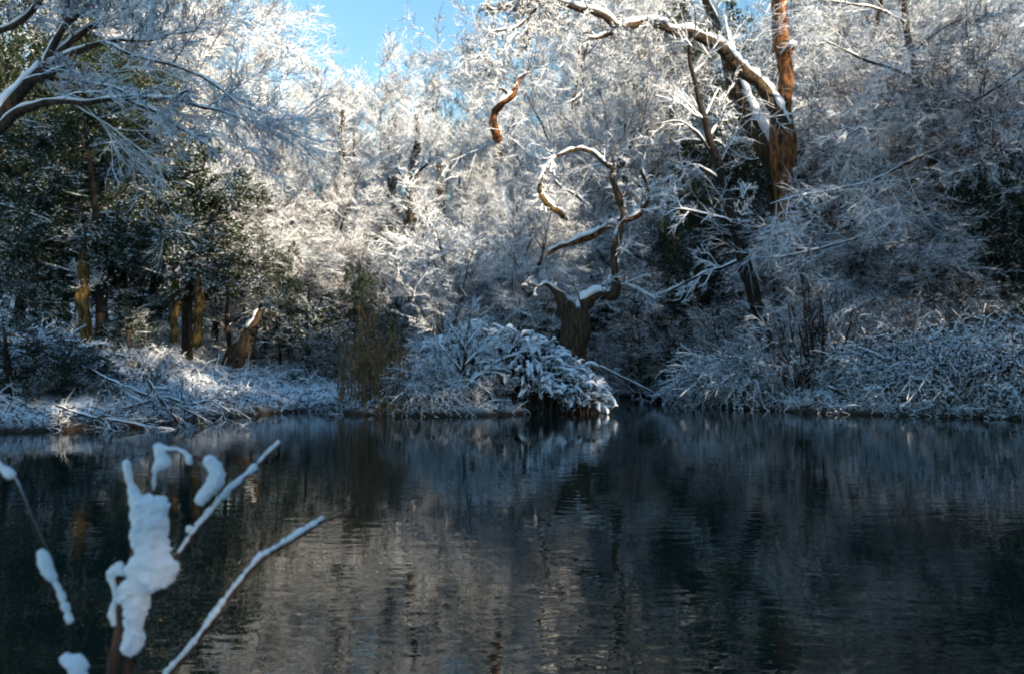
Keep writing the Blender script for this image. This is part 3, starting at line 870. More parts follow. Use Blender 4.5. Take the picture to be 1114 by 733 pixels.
# gnarled oak
oak = root('gnarled_oak', 625, 32, 'gnarled oak with a thick hollow trunk and snake-like snow-topped boughs')
D0 = 29.6
c0 = dense(curve_px([(620, 425, 54), (623, 402, 37), (627, 385, 31), (630, 369, 32), (628, 353, 28), (622, 341, 23), (615, 331, 17), (609, 323, 12), (602, 315, 8), (596, 310, 5), (590, 309, 3)], D0))
limb('trunk', c0, 'bark_oak', oak, 261, 30, False, knob=0.3)
ok = [
    ([(630, 372, 27), (630, 356, 26), (629, 344, 23), (632, 333, 19), (640, 325, 16), (650, 320, 14), (660, 318, 13), (668, 320, 13), (671, 309, 12.5), (669, 292, 10.5), (668, 276, 10), (671, 259, 9.5), (676, 242, 9), (677, 228, 9), (672, 211, 8.5), (666, 194, 8), (667, 183, 8)], 29.6, 28.8, 'bark_oak'),
    ([(667, 184, 7.5), (657, 177, 7), (646, 167, 6.5), (634, 163, 6), (624, 163, 5.5), (610, 168, 5), (598, 174, 4.5), (594, 184, 4), (590, 194, 3.6), (588, 206, 3.5)], 28.8, 29.2, 'bark_oak'),
    ([(586, 200, 4), (587, 208, 8), (591, 217, 10), (598, 224, 11), (607, 230, 10), (614, 236, 7), (618, 240, 3)], 29.2, 29.5, 'bark_moss'),
    ([(666, 186, 7), (671, 173, 7), (680, 166, 6.5), (686, 158, 6), (690, 147, 4.5)], 28.8, 28.4, 'bark_oak'),
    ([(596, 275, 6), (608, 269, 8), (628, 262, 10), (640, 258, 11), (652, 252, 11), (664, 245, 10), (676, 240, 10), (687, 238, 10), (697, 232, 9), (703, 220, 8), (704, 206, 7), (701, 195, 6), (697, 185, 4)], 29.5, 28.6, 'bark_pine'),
    ([(606, 320, 7), (600, 313, 6), (592, 309, 5), (585, 312, 4), (572, 306, 2)], 29.6, 29.0, 'bark_oak'),
    ([(603, 196, 3), (612, 205, 4), (625, 212, 4), (640, 225, 4)], 29.2, 29.5, 'bark_dark'),
]
oc = []
for j, (r, a, b, mt) in enumerate(ok):
    C = dense(curve_px(r, a, D1=b), 0.09); C[:, 3] *= (0.85 if j == 0 else 0.7); oc.append(C)
    limb('bough', C, mt, oak, 263 + 2 * j, 12, True, 1.1, 0.16, 0.2)
mcup = MB()
sprays('twigs', oc, oak, 281, [(12, 0.1, 0.9, 0.22, 0.2, 0.02, 5, 0.2, 1), (6, 0.15, 0.8, 0.5, 0.2, 0, 3, 0.2, 1), (6, 0.1, 0.8, 0.5, 0.2, 0, 2, 0.2, 1)], 'twig', 0.011)

# tree behind with the broken twisted limb
snag = root('broken_limb_tree', 545, 42, 'twisted broken limb with sunlit orange bark standing out of the frosted crowns')
c = dense(curve_px([(566, 372, 18, 44), (560, 300, 15, 44), (552, 235, 12, 44), (547, 190, 10, 45.5), (544, 168, 8, 45.5), (542, 155, 6, 41)], 40), 0.2)
limb('trunk', c, 'twig', snag, 290, 10, False)
c = dense(curve_px([(542, 153, 5, 38), (541, 148, 9, 34.8), (537, 135, 9.5, 34.3), (541, 119, 8.5, 34.2), (549, 111, 8.5, 34), (557, 104, 7, 34), (561, 94, 6, 34), (566, 84, 4, 34), (577, 79, 1.5, 34)], 34), 0.08)
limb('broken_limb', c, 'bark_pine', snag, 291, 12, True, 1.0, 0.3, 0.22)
c2 = dense(curve_px([(555, 106, 3.5), (551, 100, 3), (546, 97, 2.5), (541, 97, 1.5)], 34), 0.06)
limb('branch', c2, 'bark_dark', snag, 293, 6, False)
sprays('twigs', [c[6:], c2], snag, 295, [(12, 0.1, 0.9, 0.35, 0.2, 0.03, 5, 0.2, 1), (6, 0.15, 0.8, 0.5, 0.2, 0, 3, 0.2, 1), (6, 0.1, 0.8, 0.5, 0.2, 0, 2, 0.2, 1)], 'twig', 0.007)

# loose snow-topped bough right of it
# the tree at the left edge whose limbs reach over the water
left = root('overhanging_beech', -80, 17, 'dark-limbed tree at the left edge arching snow-topped limbs over the water')
gl = gz(-12.9, 17.5)
pt = [(-12.9, 17.5, gl - 0.3, 0.36), (-12.7, 17.3, gl + 1.5, 0.30), (-12.3, 17.0, 4.0, 0.27), (-11.6, 16.8, 5.4, 0.22), *[tuple(r) for r in curve_px([(-20, 150, 18), (0, 128, 16), (20, 101, 13), (38, 82, 12), (52, 69, 10)], 16.6, 5)]]
c0 = dense(cat_rom(pt, 40), 0.12)
limb('trunk', c0, 'bark_dark', left, 301, 10, True, 1.0, 0.1)
ll = [
    ([(50, 71, 9), (58, 50, 7), (70, 30, 6), (88, 14, 5), (104, -6, 4), (118, -30, 3)], 16.6, 16.2),
    ([(50, 71, 8), (66, 55, 7), (84, 40, 6.5), (102, 29, 6), (124, 19, 5), (138, 4, 3.5), (150, -18, 3)], 16.6, 16.8),
    ([(48, 73, 7), (66, 63, 6), (92, 53, 5.5), (114, 47, 5), (136, 44, 4), (160, 45, 3), (185, 38, 2.5), (215, 34, 2)], 16.6, 16.0),
    ([(-25, 152, 14), (0, 136, 12), (22, 121, 10), (42, 113, 8.5), (66, 110, 7), (92, 111, 6), (118, 108, 5.5), (142, 106, 5), (168, 107, 4.5), (190, 108, 4), (215, 116, 3), (242, 121, 2)], 16.4, 15.2),
    ([(132, 108, 5), (152, 115, 4.5), (172, 123, 4), (192, 137, 3.5), (212, 150, 3), (232, 162, 2)], 15.8, 15.0),
    ([(28, 90, 8), (44, 84, 7), (60, 78, 6), (73, 73, 5)], 16.4, 15.9),
    ([(60, 85, 4), (90, 90, 3.5), (120, 95, 3), (135, 100, 2.5)], 16.2, 15.9),
    ([(70, 30, 4), (75, 12, 3), (70, -10, 2.5)], 16.3, 16.3),
    ([(190, 107, 3), (205, 98, 2), (196, 112, 2)], 15.2, 15.1),
    ([(114, 47, 4), (150, 62, 3.5), (190, 72, 3), (230, 90, 2.5), (260, 115, 2)], 16.2, 15.2),
    ([(-20, 40, 8), (20, 25, 6), (45, 0, 5), (60, -30, 4)], 17.5, 17.0),
]
lc = []
for j, (r, a, b) in enumerate(ll):
    C = dense(curve_px(r, a, D1=b), 0.08); lc.append(C)
    limb('limb', C, 'bark_dark', left, 303 + 2 * j, 10, True, 0.9, 0.14, 0.1)
sprays('twigs', lc, left, 331, [(12, 0.25, 0.6, 0.36, 0.08, -0.015, 6, 0.2, 0.6), (9, 0.15, 0.6, 0.5, 0.12, -0.03, 4, 0.2, 0.6), (7, 0.1, 0.6, 0.5, 0.1, -0.03, 3, 0.2, 0.7), (4, 0.1, 0.6, 0.5, 0.1, -0.03, 2, 0.2, 0.7)], 'twig', 0.005)

# right-hand beech with drooping fronds
beech = root('drooping_beech', 1030, 27, 'beech on the right bank with long drooping snow-edged boughs reaching left')
D0 = 31
c0 = dense(curve_px([(1052, 408, 26), (1048, 380, 22), (1042, 340, 20), (1032, 270, 17), (1018, 190, 15), (1006, 120, 12), (996, 80, 11), (986, 30, 9), (978, -50, 7), (972, -120, 4)], D0))
c0[:, 3] *= 0.75
limb('trunk', c0, 'bark_dark', beech, 341, 12, True, 0.6, 0.3)
bl = [
    ([(1006, 118, 9), (1000, 98, 8.5), (990, 83, 8), (970, 75, 7), (940, 65, 6), (918, 54, 4), (900, 46, 3)], 31, 27.5),
    ([(1024, 220, 8), (983, 237, 7), (946, 254, 6), (905, 267, 5), (853, 279, 4), (819, 281, 2)], 31, 27.0),
    ([(1014, 165, 8), (985, 178, 7), (950, 196, 6), (912, 206, 5), (875, 212, 4), (838, 222, 2)], 31, 27.0),
    ([(1010, 140, 7), (975, 130, 6), (945, 136, 4), (915, 150, 2.5)], 31, 28.0),
    ([(1030, 255, 8), (1055, 235, 6), (1085, 222, 5), (1120, 215, 4)], 31, 27.5),
    ([(1012, 150, 7), (1040, 118, 6), (1065, 107, 5.5), (1090, 92, 5), (1120, 70, 4)], 31, 27.5),
    ([(1034, 280, 7), (1000, 300, 6), (965, 318, 5), (925, 338, 4), (890, 352, 2)], 31, 27.0),
    ([(1020, 200, 7), (1045, 185, 5), (1075, 180, 4), (1105, 190, 3)], 31, 27.0),
    ([(990, 60, 6), (1020, 35, 5), (1050, 20, 4), (1085, 15, 3)], 31, 28.0),
    ([(985, 25, 6), (955, 10, 5), (920, 4, 4), (890, 0, 3)], 31, 27.5),
    ([(1040, 330, 6), (1068, 318, 5), (1095, 322, 4), (1118, 335, 3)], 31, 27.5),
]
bc = []
for j, (r, a, b) in enumerate(bl):
    C = dense(curve_px(r, a, D1=b), 0.1); bc.append(C)
    C[:, 3] *= 0.5
    limb('bough', C, 'bark_dark', beech, 343 + 2 * j, 8, True, 0.7, 0.15, 0.1)
sprays('twigs', bc, beech, 371, [(11, 0.15, 0.7, 0.38, 0.14, -0.02, 6, 0.25, 0.5), (8, 0.15, 0.7, 0.5, 0.18, -0.08, 4, 0.2, 0.7), (7, 0.1, 0.7, 0.5, 0.15, -0.06, 3, 0.2, 0.8), (4, 0.1, 0.6, 0.5, 0.1, -0.03, 2, 0.2, 0.7)], 'twig', 0.0048)

# sunlit trunks on the left and others with ivy
def pole_tree(name, rows, D, label, mat, seed, ivy=0, sp=True, leafmat='leaf'):
    o = root(name, rows[0][0], D, label)
    c = dense(curve_px(rows, D), 0.15)
    limb('trunk', c, mat, o, seed, 10, False)
    rng = np.random.default_rng(seed)
    if sp:
        sprays('twigs', [c[len(c) // 3:]], o, seed + 1, [(26, 0.3, 0.9, 0.22, 0.14, 0.02, 5, 0.4, 1), (8, 0.15, 0.8, 0.45, 0.2, 0, 3, 0.2, 1), (8, 0.1, 0.8, 0.45, 0.2, 0, 2, 0.2, 1)], 'twig', 0.007)
    if ivy:
        mb = MB()
        k = (rng.beta(1.0, 1.5, ivy) * len(c)).astype(int)
        clump = SineNoise(seed, 2.2)(c[:, :3])[k] * 0.5 + 0.75
        a = rng.uniform(0, 2 * math.pi, ivy)
        q = (c[k, 3] + np.abs(rng.normal(0, 0.17, ivy)) * np.clip(clump, 0.1, 1.5) * (1.15 - k / len(c)))[:, None]
        C = c[k, :3] + np.stack([np.cos(a), np.sin(a), rng.normal(0, 0.3, ivy)], -1) * q
        leaves(mb, rng, C, 0.075, 0.3)
        link('ivy', mb.mesh('ivy', leafmat), o)
    return o
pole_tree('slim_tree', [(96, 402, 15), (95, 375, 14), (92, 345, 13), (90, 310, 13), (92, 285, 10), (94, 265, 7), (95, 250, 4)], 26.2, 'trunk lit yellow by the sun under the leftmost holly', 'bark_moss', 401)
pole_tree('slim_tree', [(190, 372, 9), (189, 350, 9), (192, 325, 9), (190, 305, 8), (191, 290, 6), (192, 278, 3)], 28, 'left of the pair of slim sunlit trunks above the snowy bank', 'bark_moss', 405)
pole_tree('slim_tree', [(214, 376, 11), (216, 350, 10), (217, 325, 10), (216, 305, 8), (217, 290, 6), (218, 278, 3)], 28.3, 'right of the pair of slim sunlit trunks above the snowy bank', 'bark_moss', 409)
pole_tree('ivy_tree', [(366, 372, 12), (368, 300, 11), (371, 240, 9), (369, 195, 8), (371, 155, 6), (372, 120, 3)], 41, 'thin trunk wrapped in dark ivy, left of the sunlit centre', 'bark_dark', 413, 4200)
pole_tree('ivy_tree', [(446, 372, 13), (447, 310, 12), (446, 250, 11), (450, 205, 10), (451, 175, 8), (455, 150, 5), (453, 125, 3)], 39, 'dark trunk with ivy in the middle, forking above the thicket', 'bark_dark', 417, 2600)
pole_tree('ivy_tree', [(432, 366, 11), (430, 300, 10), (429, 250, 8), (426, 215, 7), (425, 185, 5), (423, 160, 3)], 41, 'slim trunk with pale sunlit ivy, just left of the dark forking one', 'bark_dark', 421, 3000, True, 'leaf_bare')
pole_tree('ivy_tree', [(483, 370, 10), (484, 320, 9), (482, 270, 9), (480, 220, 7), (476, 160, 5)], 41, 'short bare trunk standing right of the dark forking one', 'bark_dark', 425, 900)
# crooked boughs of the dark forking trunk
fork = root('crooked_branch_tree', 455, 38, 'small tree with a dark crooked branch bending over the pale thicket')
fk = [([(440, 378, 9), (444, 340, 8), (446, 310, 8), (450, 290, 7), (458, 272, 7), (466, 264, 6), (471, 255, 5), (470, 248, 3)], 37.5, 'trunk'),
      ([(468, 262, 4), (474, 256, 3.5), (478, 262, 2.5), (486, 266, 1.5)], 37.4, 'branch'),
      ([(447, 205, 4), (436, 190, 4), (428, 182, 3), (420, 180, 2)], 37.4, 'branch'), ([(447, 200, 4), (455, 188, 3.5), (463, 180, 3), (470, 172, 2)], 37.4, 'branch'),
      ([(446, 310, 6), (447, 260, 6), (447, 205, 5)], 37.5, 'branch')]
fc = []
for j, (r, d, nm) in enumerate(fk):
    C = dense(curve_px(r, d), 0.08); fc.append(C)
    limb(nm, C, 'bark_dark', fork, 431 + 2 * j, 7, True, 1.2, 0.1)
sprays('twigs', fc, fork, 449, [(7, 0.2, 0.8, 0.4, 0.15, 0.0, 4, 0.2, 1), (6, 0.15, 0.8, 0.5, 0.2, 0, 3, 0.2, 1), (6, 0.1, 0.8, 0.5, 0.2, 0, 2, 0.2, 1)], 'twig', 0.011)

# leaning broken trunk on the left bank
st = root('broken_tree', 268, 30, 'thick brown broken trunk leaning left beside the snowy bank', 'tree')
c = dense(curve_px([(256, 402, 27), (260, 390, 23), (267, 376, 20), (275, 358, 16), (281, 342, 12), (286, 330, 6)], 30), 0.08)
limb('trunk', c, 'bark_oak', st, 451, 20, True, 0.8, 0.2, 0.25)

# many-stemmed shrub at the right waterside
ms = root('many_stemmed_shrub', 885, 25.6, 'many-stemmed leafless shrub fanning up from the right waterside', 'shrub')
rng = np.random.default_rng(461)
D0 = 25.9
cs = []
for j, (tx, ty, bx) in enumerate([(832, 345, 878), (845, 372, 880), (858, 330, 882), (868, 352, 884), (880, 312, 886), (893, 325, 890), (905, 318, 892), (915, 335, 894), (926, 350, 896), (905, 380, 891), (838, 395, 877), (950, 372, 897), (872, 300, 885)]):
    C = dense(curve_px([(bx, 446, 4.0), ((bx * 2 + tx) / 3 + rng.normal(0, 2), (446 * 2 + ty) / 3, 3.4), ((bx + 2 * tx) / 3 + rng.normal(0, 3), (446 + 2 * ty) / 3, 2.6), (tx, ty, 1.4)], D0, D1=D0 + rng.normal(0, 0.5)), 0.15)
    cs.append(C); limb('stem', C, 'bark_dark', ms, 463 + j, 6, False)
sprays('twigs', cs, ms, 481, [(10, 0.25, 0.55, 0.32, 0.10, 0.02, 5, 0.3, 1), (6, 0.15, 0.6, 0.5, 0.12, 0, 3, 0.2, 1), (6, 0.1, 0.6, 0.5, 0.1, 0, 2, 0.2, 1)], 'twig_thin', 0.009)

# ------------------------------------------------------------------ the snowy mound in the middle
D0 = 24.6
mo = root('snowy_mound', 560, D0, 'domed evergreen mound heaped with drooping snow beside the water', 'bush')
rng = np.random.default_rng(501)
mx0, my0 = xof(565, D0), D0 + 0.3
def dome_h(px):
    return np.interp(px, [440, 465, 490, 520, 550, 575, 600, 620, 635, 650, 660], [0.8, 1.3, 1.9, 2.4, 2.55, 2.45, 2.15, 1.75, 1.35, 0.9, 0.4])
n = 1250
px = rng.uniform(458, 650, n); yy = rng.uniform(-0.9, 1.9, n)
X = xof(px, D0); Y = my0 + yy
H = dome_h(px) * np.sqrt(np.clip(1 - ((yy - 0.4) / 1.6) ** 2, 0.12, 1))
S = np.stack([X, Y, np.clip(ground_z(X, Y), 0.02, None)], -1)
out = unit(np.stack([X - mx0, (Y - my0) * 1.2 - 0.35, np.zeros(n)], -1) + rng.normal(0, 0.45, (n, 3)) * [1, 1, 0])
S2 = S.copy(); S2[:, 2] += H * rng.uniform(0.15, 0.85, n)
Dd = out * 0.8 + np.array([0, 0, 0.8])
P, R = grow(rng, S2, Dd, rng.uniform(0.25, 0.85, n), 8, 0.2, (0, 0, -0.22), np.full(n, 0.02), np.full(n, 0.014))
mbs = MB(); tubes(mbs, P[:, ::2], R[:, ::2], 3, 1.0)
Ps, Rs = grow(rng, S - [0, 0, 0.1], (S2 - S) + rng.normal(0, 0.1, (n, 3)) + [0, 0, 0.2], H * 0.75, 4, 0.08, (0, 0, 0), np.full(n, 0.022), np.full(n, 0.018))
tubes(mbs, Ps, Rs, 3)
link('stems', mbs.mesh('stems', 'bark_dark'), mo)
mbl = MB()
idx = np.repeat(np.arange(n), 16)
k = rng.integers(1, 7, len(idx)); t = rng.uniform(0, 1, (len(idx), 1))
C = P[idx, k] * (1 - t) + P[idx, k + 1] * t + rng.normal(0, 0.045, (len(idx), 3)) - [0, 0, 0.04]
leaves(mbl, rng, C, 0.06, 0.3, 0.45)
link('leaves', mbl.mesh('leaves', 'mound_leaf'), mo)
mbn = MB()                      # snow lying on the bowed sprays
sel = rng.random(n) < 0.85
for j in np.where(sel)[0]:
    C = np.column_stack([P[j, 1:], np.full(7, 0.03)])
    C = cat_rom(C, 8)
    C[:, 3] = 0.026 * np.sin(np.linspace(0.25, 2.8, 8)) * rng.uniform(0.4, 1.7) * (1 + 0.3 * rng.normal(size=8))
    snow_cap(mbn, C, None, 1.7, 1.15, 0.02, int(j % 17))
link('snow', mbn.mesh('snow', 'snow'), mo)

# small tree in front of the mound
lt = root('waterside_sapling', 503, 23.6, 'small dark-stemmed leafless tree with fine frosted twigs at the mound', 'sapling')
c0 = dense(curve_px([(500, 449, 5), (503, 425, 4.5), (504, 400, 4), (507, 380, 3), (509, 360, 2.2), (512, 342, 1.4)], 23.7), 0.12)
limb('trunk', c0, 'bark_dark', lt, 521, 7, False)
lb = [[(502, 432, 3), (485, 415, 2.5), (468, 398, 2), (452, 388, 1.2)], [(503, 425, 3), (522, 408, 2.5), (545, 392, 2), (565, 385, 1.2)], [(504, 405, 2.6), (488, 388, 2), (475, 372, 1.4)],
      [(505, 398, 2.6), (525, 380, 2), (545, 366, 1.3)], [(507, 382, 2), (497, 365, 1.6), (488, 352, 1.1)], [(508, 375, 2), (522, 358, 1.6), (532, 348, 1.1)], [(502, 435, 2.6), (475, 425, 2), (450, 418, 1.2)], [(503, 430, 2.6), (530, 422, 2), (560, 418, 1.2)]]
lcs = []
for j, r in enumerate(lb):
    C = dense(curve_px(r, 23.7, D1=23.4 + 0.12 * j), 0.12); lcs.append(C)
    limb('branch', C, 'bark_dark', lt, 523 + j, 5, True, 1.3, 0.1)
sprays('twigs', lcs + [c0[8:]], lt, 541, [(10, 0.15, 0.6, 0.42, 0.1, 0.02, 5, 0.3, 1), (8, 0.15, 0.6, 0.5, 0.12, 0, 3, 0.2, 1), (6, 0.1, 0.6, 0.5, 0.1, 0, 2, 0.2, 1)], 'twig', 0.008)

# frosted scrub left of the mound
for px, D, h, lab in [(460, 24.4, 1.2, 'frosted scrub between the reeds and the small waterside tree'), (480, 25.4, 1.7, 'frosted scrub just behind the small waterside tree'), (535, 24.0, 0.8, 'low frosted scrub in front of the mound, right of the small tree')]:
    plant('thicket', px, D, h, 'frosted_scrub', lab, 'shrub', px * 0.7, None, wide=1.5)
plant('bramble', 470, 24.3, 1.0, 'bramble_mound', 'snowy bramble mound by the water left of the small tree', 'bramble', 0.4)

# ------------------------------------------------------------------ reeds
def reed_clump(x0, x1, D, n, h, label, seed):
    rng = np.random.default_rng(seed)
    o = empty('reed_clump', (xof((x0 + x1) / 2, D), D, 0), label, 'reeds', 'brown reeds at the water')
    X = xof(rng.uniform(x0, x1, n), D) - o.location.x; Y = rng.normal(0, 0.28, n)
    S = np.stack([X, Y, np.full(n, -0.25)], -1)
    d = np.stack([rng.normal(0, 0.06, n), rng.normal(0, 0.06, n), np.ones(n)], -1)
    L = h * rng.uniform(0.4, 1.12, n)
    P, R = grow(rng, S, d, L, 6, 0.03, (0.004, 0, 0.0), np.full(n, 0.013), np.full(n, 0.007))
    mb = MB(); tubes(mb, P, R, 3)
    link('stalks', mb.mesh('stalks', 'reed'), o)
    s, dd, l, r = sprout(rng, P, R, L, 4, 0.3, 0.9, 0.45, 0.2)
    P2, R2 = grow(rng, s, dd, l, 4, 0.1, (0, 0, -0.15), np.full(len(s), 0.011), np.full(len(s), 0.004))
    mb = MB(); tubes(mb, P2, R2, 3)
    link('blades', mb.mesh('blades', 'reed'), o)
    s, dd, l, r = sprout(rng, P, R, L, 7, 0.9, 1.0, 0.35, 0.08)
    P3, R3 = grow(rng, s, dd, l, 3, 0.1, (0.03, 0, -0.1), np.full(len(s), 0.014), np.full(len(s), 0.005))
    mb = MB(); tubes(mb, P3, R3, 3)
    link('plumes', mb.mesh('plumes', 'reed'), o)
reed_clump(368, 392, 24.6, 44, 2.6, 'thin brown reeds at the left end of the reed bed', 601)
reed_clump(390, 412, 24.1, 64, 3.2, 'tall dense brown reeds in the middle of the reed bed', 602)
reed_clump(410, 428, 23.9, 52, 2.9, 'brown reeds right of the tallest ones in the bed', 603)
reed_clump(426, 446, 23.5, 42, 2.1, 'short brown reeds next to the frosted scrub', 604)

# ------------------------------------------------------------------ fallen branches at the left waterline
fb = [
    ([(95, 400, 5), (130, 418, 6), (165, 432, 6), (190, 440, 5), (215, 452, 4), (232, 461, 2)], 20, 'long fallen branch sloping down the left bank into the water'),
    ([(120, 448, 5), (150, 440, 5), (180, 432, 4), (205, 440, 4), (228, 436, 3), (250, 448, 2)], 19.8, 'fallen branch arching over the left waterline'),
    ([(160, 412, 5), (172, 430, 5), (185, 446, 4), (196, 462, 3)], 19.3, 'fallen branch dropping steeply to the water at the left'),
    ([(60, 440, 5), (95, 452, 5), (130, 458, 4), (165, 464, 3), (190, 467, 2)], 18.6, 'fallen branch lying low along the left water edge'),
    ([(215, 464, 2.5), (221, 460, 3), (227, 458, 2.5), (231, 455, 1.5)], 20.4, 'snow-topped twig poking out of the water off the left bank'),
    ([(652, 398, 3), (680, 412, 3), (705, 424, 3), (722, 434, 2)], 30, 'fallen branch sloping to the water right of the mound'),
    ([(720, 442, 1.6), (738, 440.5, 2.2), (754, 440, 2), (767, 437, 1.4)], 28.6, 'thin branch floating at the mouth of the narrow inlet'),
    ([(900, 420, 4), (920, 430, 4), (938, 440, 3), (948, 447, 2)], 24.6, 'snowy fallen branch beside the many-stemmed shrub'),
]
for j, (r, D, lab) in enumerate(fb):
    o = root('fallen_branch', r[0][0], D, lab, 'branch')
    C = dense(curve_px(r, D), 0.07)
    C[:, 3] *= 0.6
    limb('stick', C, 'bark_dark', o, 611 + 3 * j, 8, True, 0.8, 0.25)
    if j not in (4, 6):
        sprays('twigs', [C], o, 641 + j, [(12, 0.1, 0.7, 0.35, 0.12, -0.03, 5, 0.3, 1), (6, 0.15, 0.7, 0.5, 0.12, -0.02, 3, 0.2, 1), (5, 0.1, 0.7, 0.5, 0.1, 0, 2, 0.2, 1)], 'twig_thin', 0.008)

# ------------------------------------------------------------------ low undergrowth over the banks
rng = np.random.default_rng(701)
n = 42000
px = rng.uniform(-40, 1160, n); D = rng.uniform(17, 42, n)
X = xof(px, D); d = shore_dist(X, D)
ok_ = (d > 0.02) & (rng.random(n) < np.exp(-d / 9)) & (rng.random(n) < 0.45 + 0.55 * (SineNoise(702, 1.1)(np.stack([X, D, X * 0], -1)) > -0.1))
X, Dk = X[ok_], D[ok_]
Z = ground_z(X, Dk)
C0 = np.stack([X, Dk, Z], -1)
mb = MB()
idx = np.repeat(np.arange(len(C0)), 4)
C = C0[idx] + rng.normal(0, 1, (len(idx), 3)) * [0.13, 0.13, 0.06] + [0, 0, 0.09]
C = C[((C[:, 0] > -4) | (rng.random(len(C)) < 0.5)) & ((C[:, 0] > -8) | (C[:, 1] > 21) | (rng.random(len(C)) < 0.25))]
leaves(mb, rng, C, 0.045, 0.5, 0.6)
o = link('undergrowth_leaves', mb.mesh('undergrowth_leaves', 'bramble_leaf')); o["kind"] = "stuff"; tag(o, 'low snow-covered ivy and undergrowth over the banks', 'undergrowth')
mb = MB()
sel = rng.random(len(C0)) < 0.3
S = C0[sel]
P, R = grow(rng, S, rng.normal(0, 0.6, S.shape) * [1, 1, 0.3] + [0, 0, 0.8], rng.uniform(0.25, 0.9, len(S)), 5, 0.15, (0, 0, -0.12), np.full(len(S), 0.011), np.full(len(S), 0.006))
tubes(mb, P, R, 3, 1.6, rng.normal(0, 0.4, len(S)))
o = link('undergrowth_stems', mb.mesh('undergrowth_stems', 'twig')); o["kind"] = "stuff"; tag(o, 'thin snowy stems arching out of the bank undergrowth', 'undergrowth')

# dead grass, roots and drooping stems along the water's edge
rng = np.random.default_rng(711)
pts = []
for a, b in zip(shore[4:-5], shore[5:-4]):
    ln = np.linalg.norm(b - a); m = int(ln * 55)
    t = rng.uniform(0, 1, (m, 1)); nrm = np.array([-(b - a)[1], (b - a)[0]]) / max(ln, 1e-6)
    pts.append(a + (b - a) * t + nrm * rng.normal(0.12, 0.16, (m, 1)))
pts = np.concatenate(pts)
keep = SineNoise(712, 1.3)(np.column_stack([pts, pts[:, 0] * 0])) + rng.normal(0, 0.5, len(pts)) > -0.3
pts = pts[keep]
zz = np.maximum(ground_z(pts[:, 0], pts[:, 1]), -0.05)
S = np.column_stack([pts, zz])
P, R = grow(rng, S, rng.normal(0, 0.7, S.shape) * [1, 1, 0.3] + [0, -0.5, 0.8], rng.uniform(0.15, 0.6, len(S)), 5, 0.15, (0, -0.05, -0.28), np.full(len(S), 0.010), np.full(len(S), 0.005))
mb = MB(); tubes(mb, P, R, 3, 1.3, rng.normal(0, 0.6, len(S)))
o = link('shore_fringe', mb.mesh('shore_fringe', 'fringe')); o["kind"] = "stuff"; tag(o, 'dead grass and stems hanging along the water edge', 'grass')

# ------------------------------------------------------------------ the near shrub with clotted snow
def blobs(name, balls, parent, seed, vox=0.0013, rough=0.0024, smooth=4):
    """one lump of snow from overlapping balls (x,y,z,r)"""
    mb = MB()
    ico = None
    import bmesh
    bm = bmesh.new(); bmesh.ops.create_icosphere(bm, subdivisions=3, radius=1.0)
    V = np.array([v.co[:] for v in bm.verts]); Fc = np.array([[v.index for v in f.verts] for f in bm.faces]); bm.free()
    full = [balls[0]]
    for b0, b1 in zip(balls[:-1], balls[1:]):
        gap_ = math.dist(b0[:3], b1[:3])
        if gap_ < 3.2 * (b0[3] + b1[3]):
            for q in (0.33, 0.67):
                full.append(tuple((1 - q) * u + q * v_ for u, v_ in zip(b0, b1)))
        full.append(b1)
    balls = [(x, y, z, r) for x, y, z, r in full]
    if name == 'snow_lump':                     # loose crumbs all over the lump
        rs = np.random.default_rng(seed)
        for x, y, z, r in full:
            for _ in range(6):
                dv = unit(rs.normal(size=3)); q = rs.uniform(0.22, 0.42)
                if r > 0.006: balls.append((x + dv[0] * r * 0.9, y + dv[1] * r * 0.9, z + dv[2] * r * 0.9, r * q))
    for (x, y, z, r) in balls:
        mb.add(V * r + np.array([x, y, z]), None, Fc)
    me = mb.mesh(name + "_raw", 'snow_near')
    tmp = link(name + "_raw", me)
    md = tmp.modifiers.new("r", 'REMESH'); md.mode = 'VOXEL'; md.voxel_size = vox
    if 'snow_lump' not in name: md.voxel_size = 0.0012; smooth = 3
    sm = tmp.modifiers.new("s", 'SMOOTH'); sm.iterations = smooth; sm.factor = 0.5
    dg = bpy.context.evaluated_depsgraph_get()
    out = bpy.data.meshes.new_from_object(tmp.evaluated_get(dg))
    bpy.data.objects.remove(tmp); bpy.data.meshes.remove(me)
    co = np.empty(len(out.vertices) * 3, np.float32); out.vertices.foreach_get("co", co); co = co.reshape(-1, 3).astype(float)
    nn = np.empty(len(out.vertices) * 3, np.float32); out.vertices.foreach_get("normal", nn); nn = nn.reshape(-1, 3)
    disp = SineNoise(seed, 110)(co) * rough + SineNoise(seed + 1, 330)(co) * rough * 0.55 + SineNoise(seed + 2, 900)(co) * rough * 0.35
    out.vertices.foreach_set("co", (co + nn * disp[:, None]).astype(np.float32).ravel())
    out.polygons.foreach_set("use_smooth", np.ones(len(out.polygons), bool))
    out.materials.clear(); out.materials.append(M['snow_near'])
    out.name = name
    return link(name, out, parent)
def ball_px(rows, D):
    return [(*at(x, y, D + (q[0] if q else 0)), r / F * D) for x, y, r, *q in rows]
def along(rows, D, seed, r=(2.0, 3.4), lift=1.5, n=14, gap=0.0, D1=None):
    rng = np.random.default_rng(seed)
    n = n * 3
    C = curve_px([(x, y, 2) for x, y in rows], D, n, D1)
    out = []
    ph = rng.uniform(0, 6.28, 3)
    for k in range(n):
        v = 0.5 + 0.25 * math.sin(k * 0.31 + ph[0]) + 0.25 * math.sin(k * 0.83 + ph[1])
        if v < gap: continue
        rr = (r[0] + (r[1] - r[0]) * v + rng.normal(0, 0.25)) / F * D
        out.append((C[k, 0] - lift / F * D * 0.5, C[k, 1] - 0.002, C[k, 2] + lift / F * D, rr))
    return out

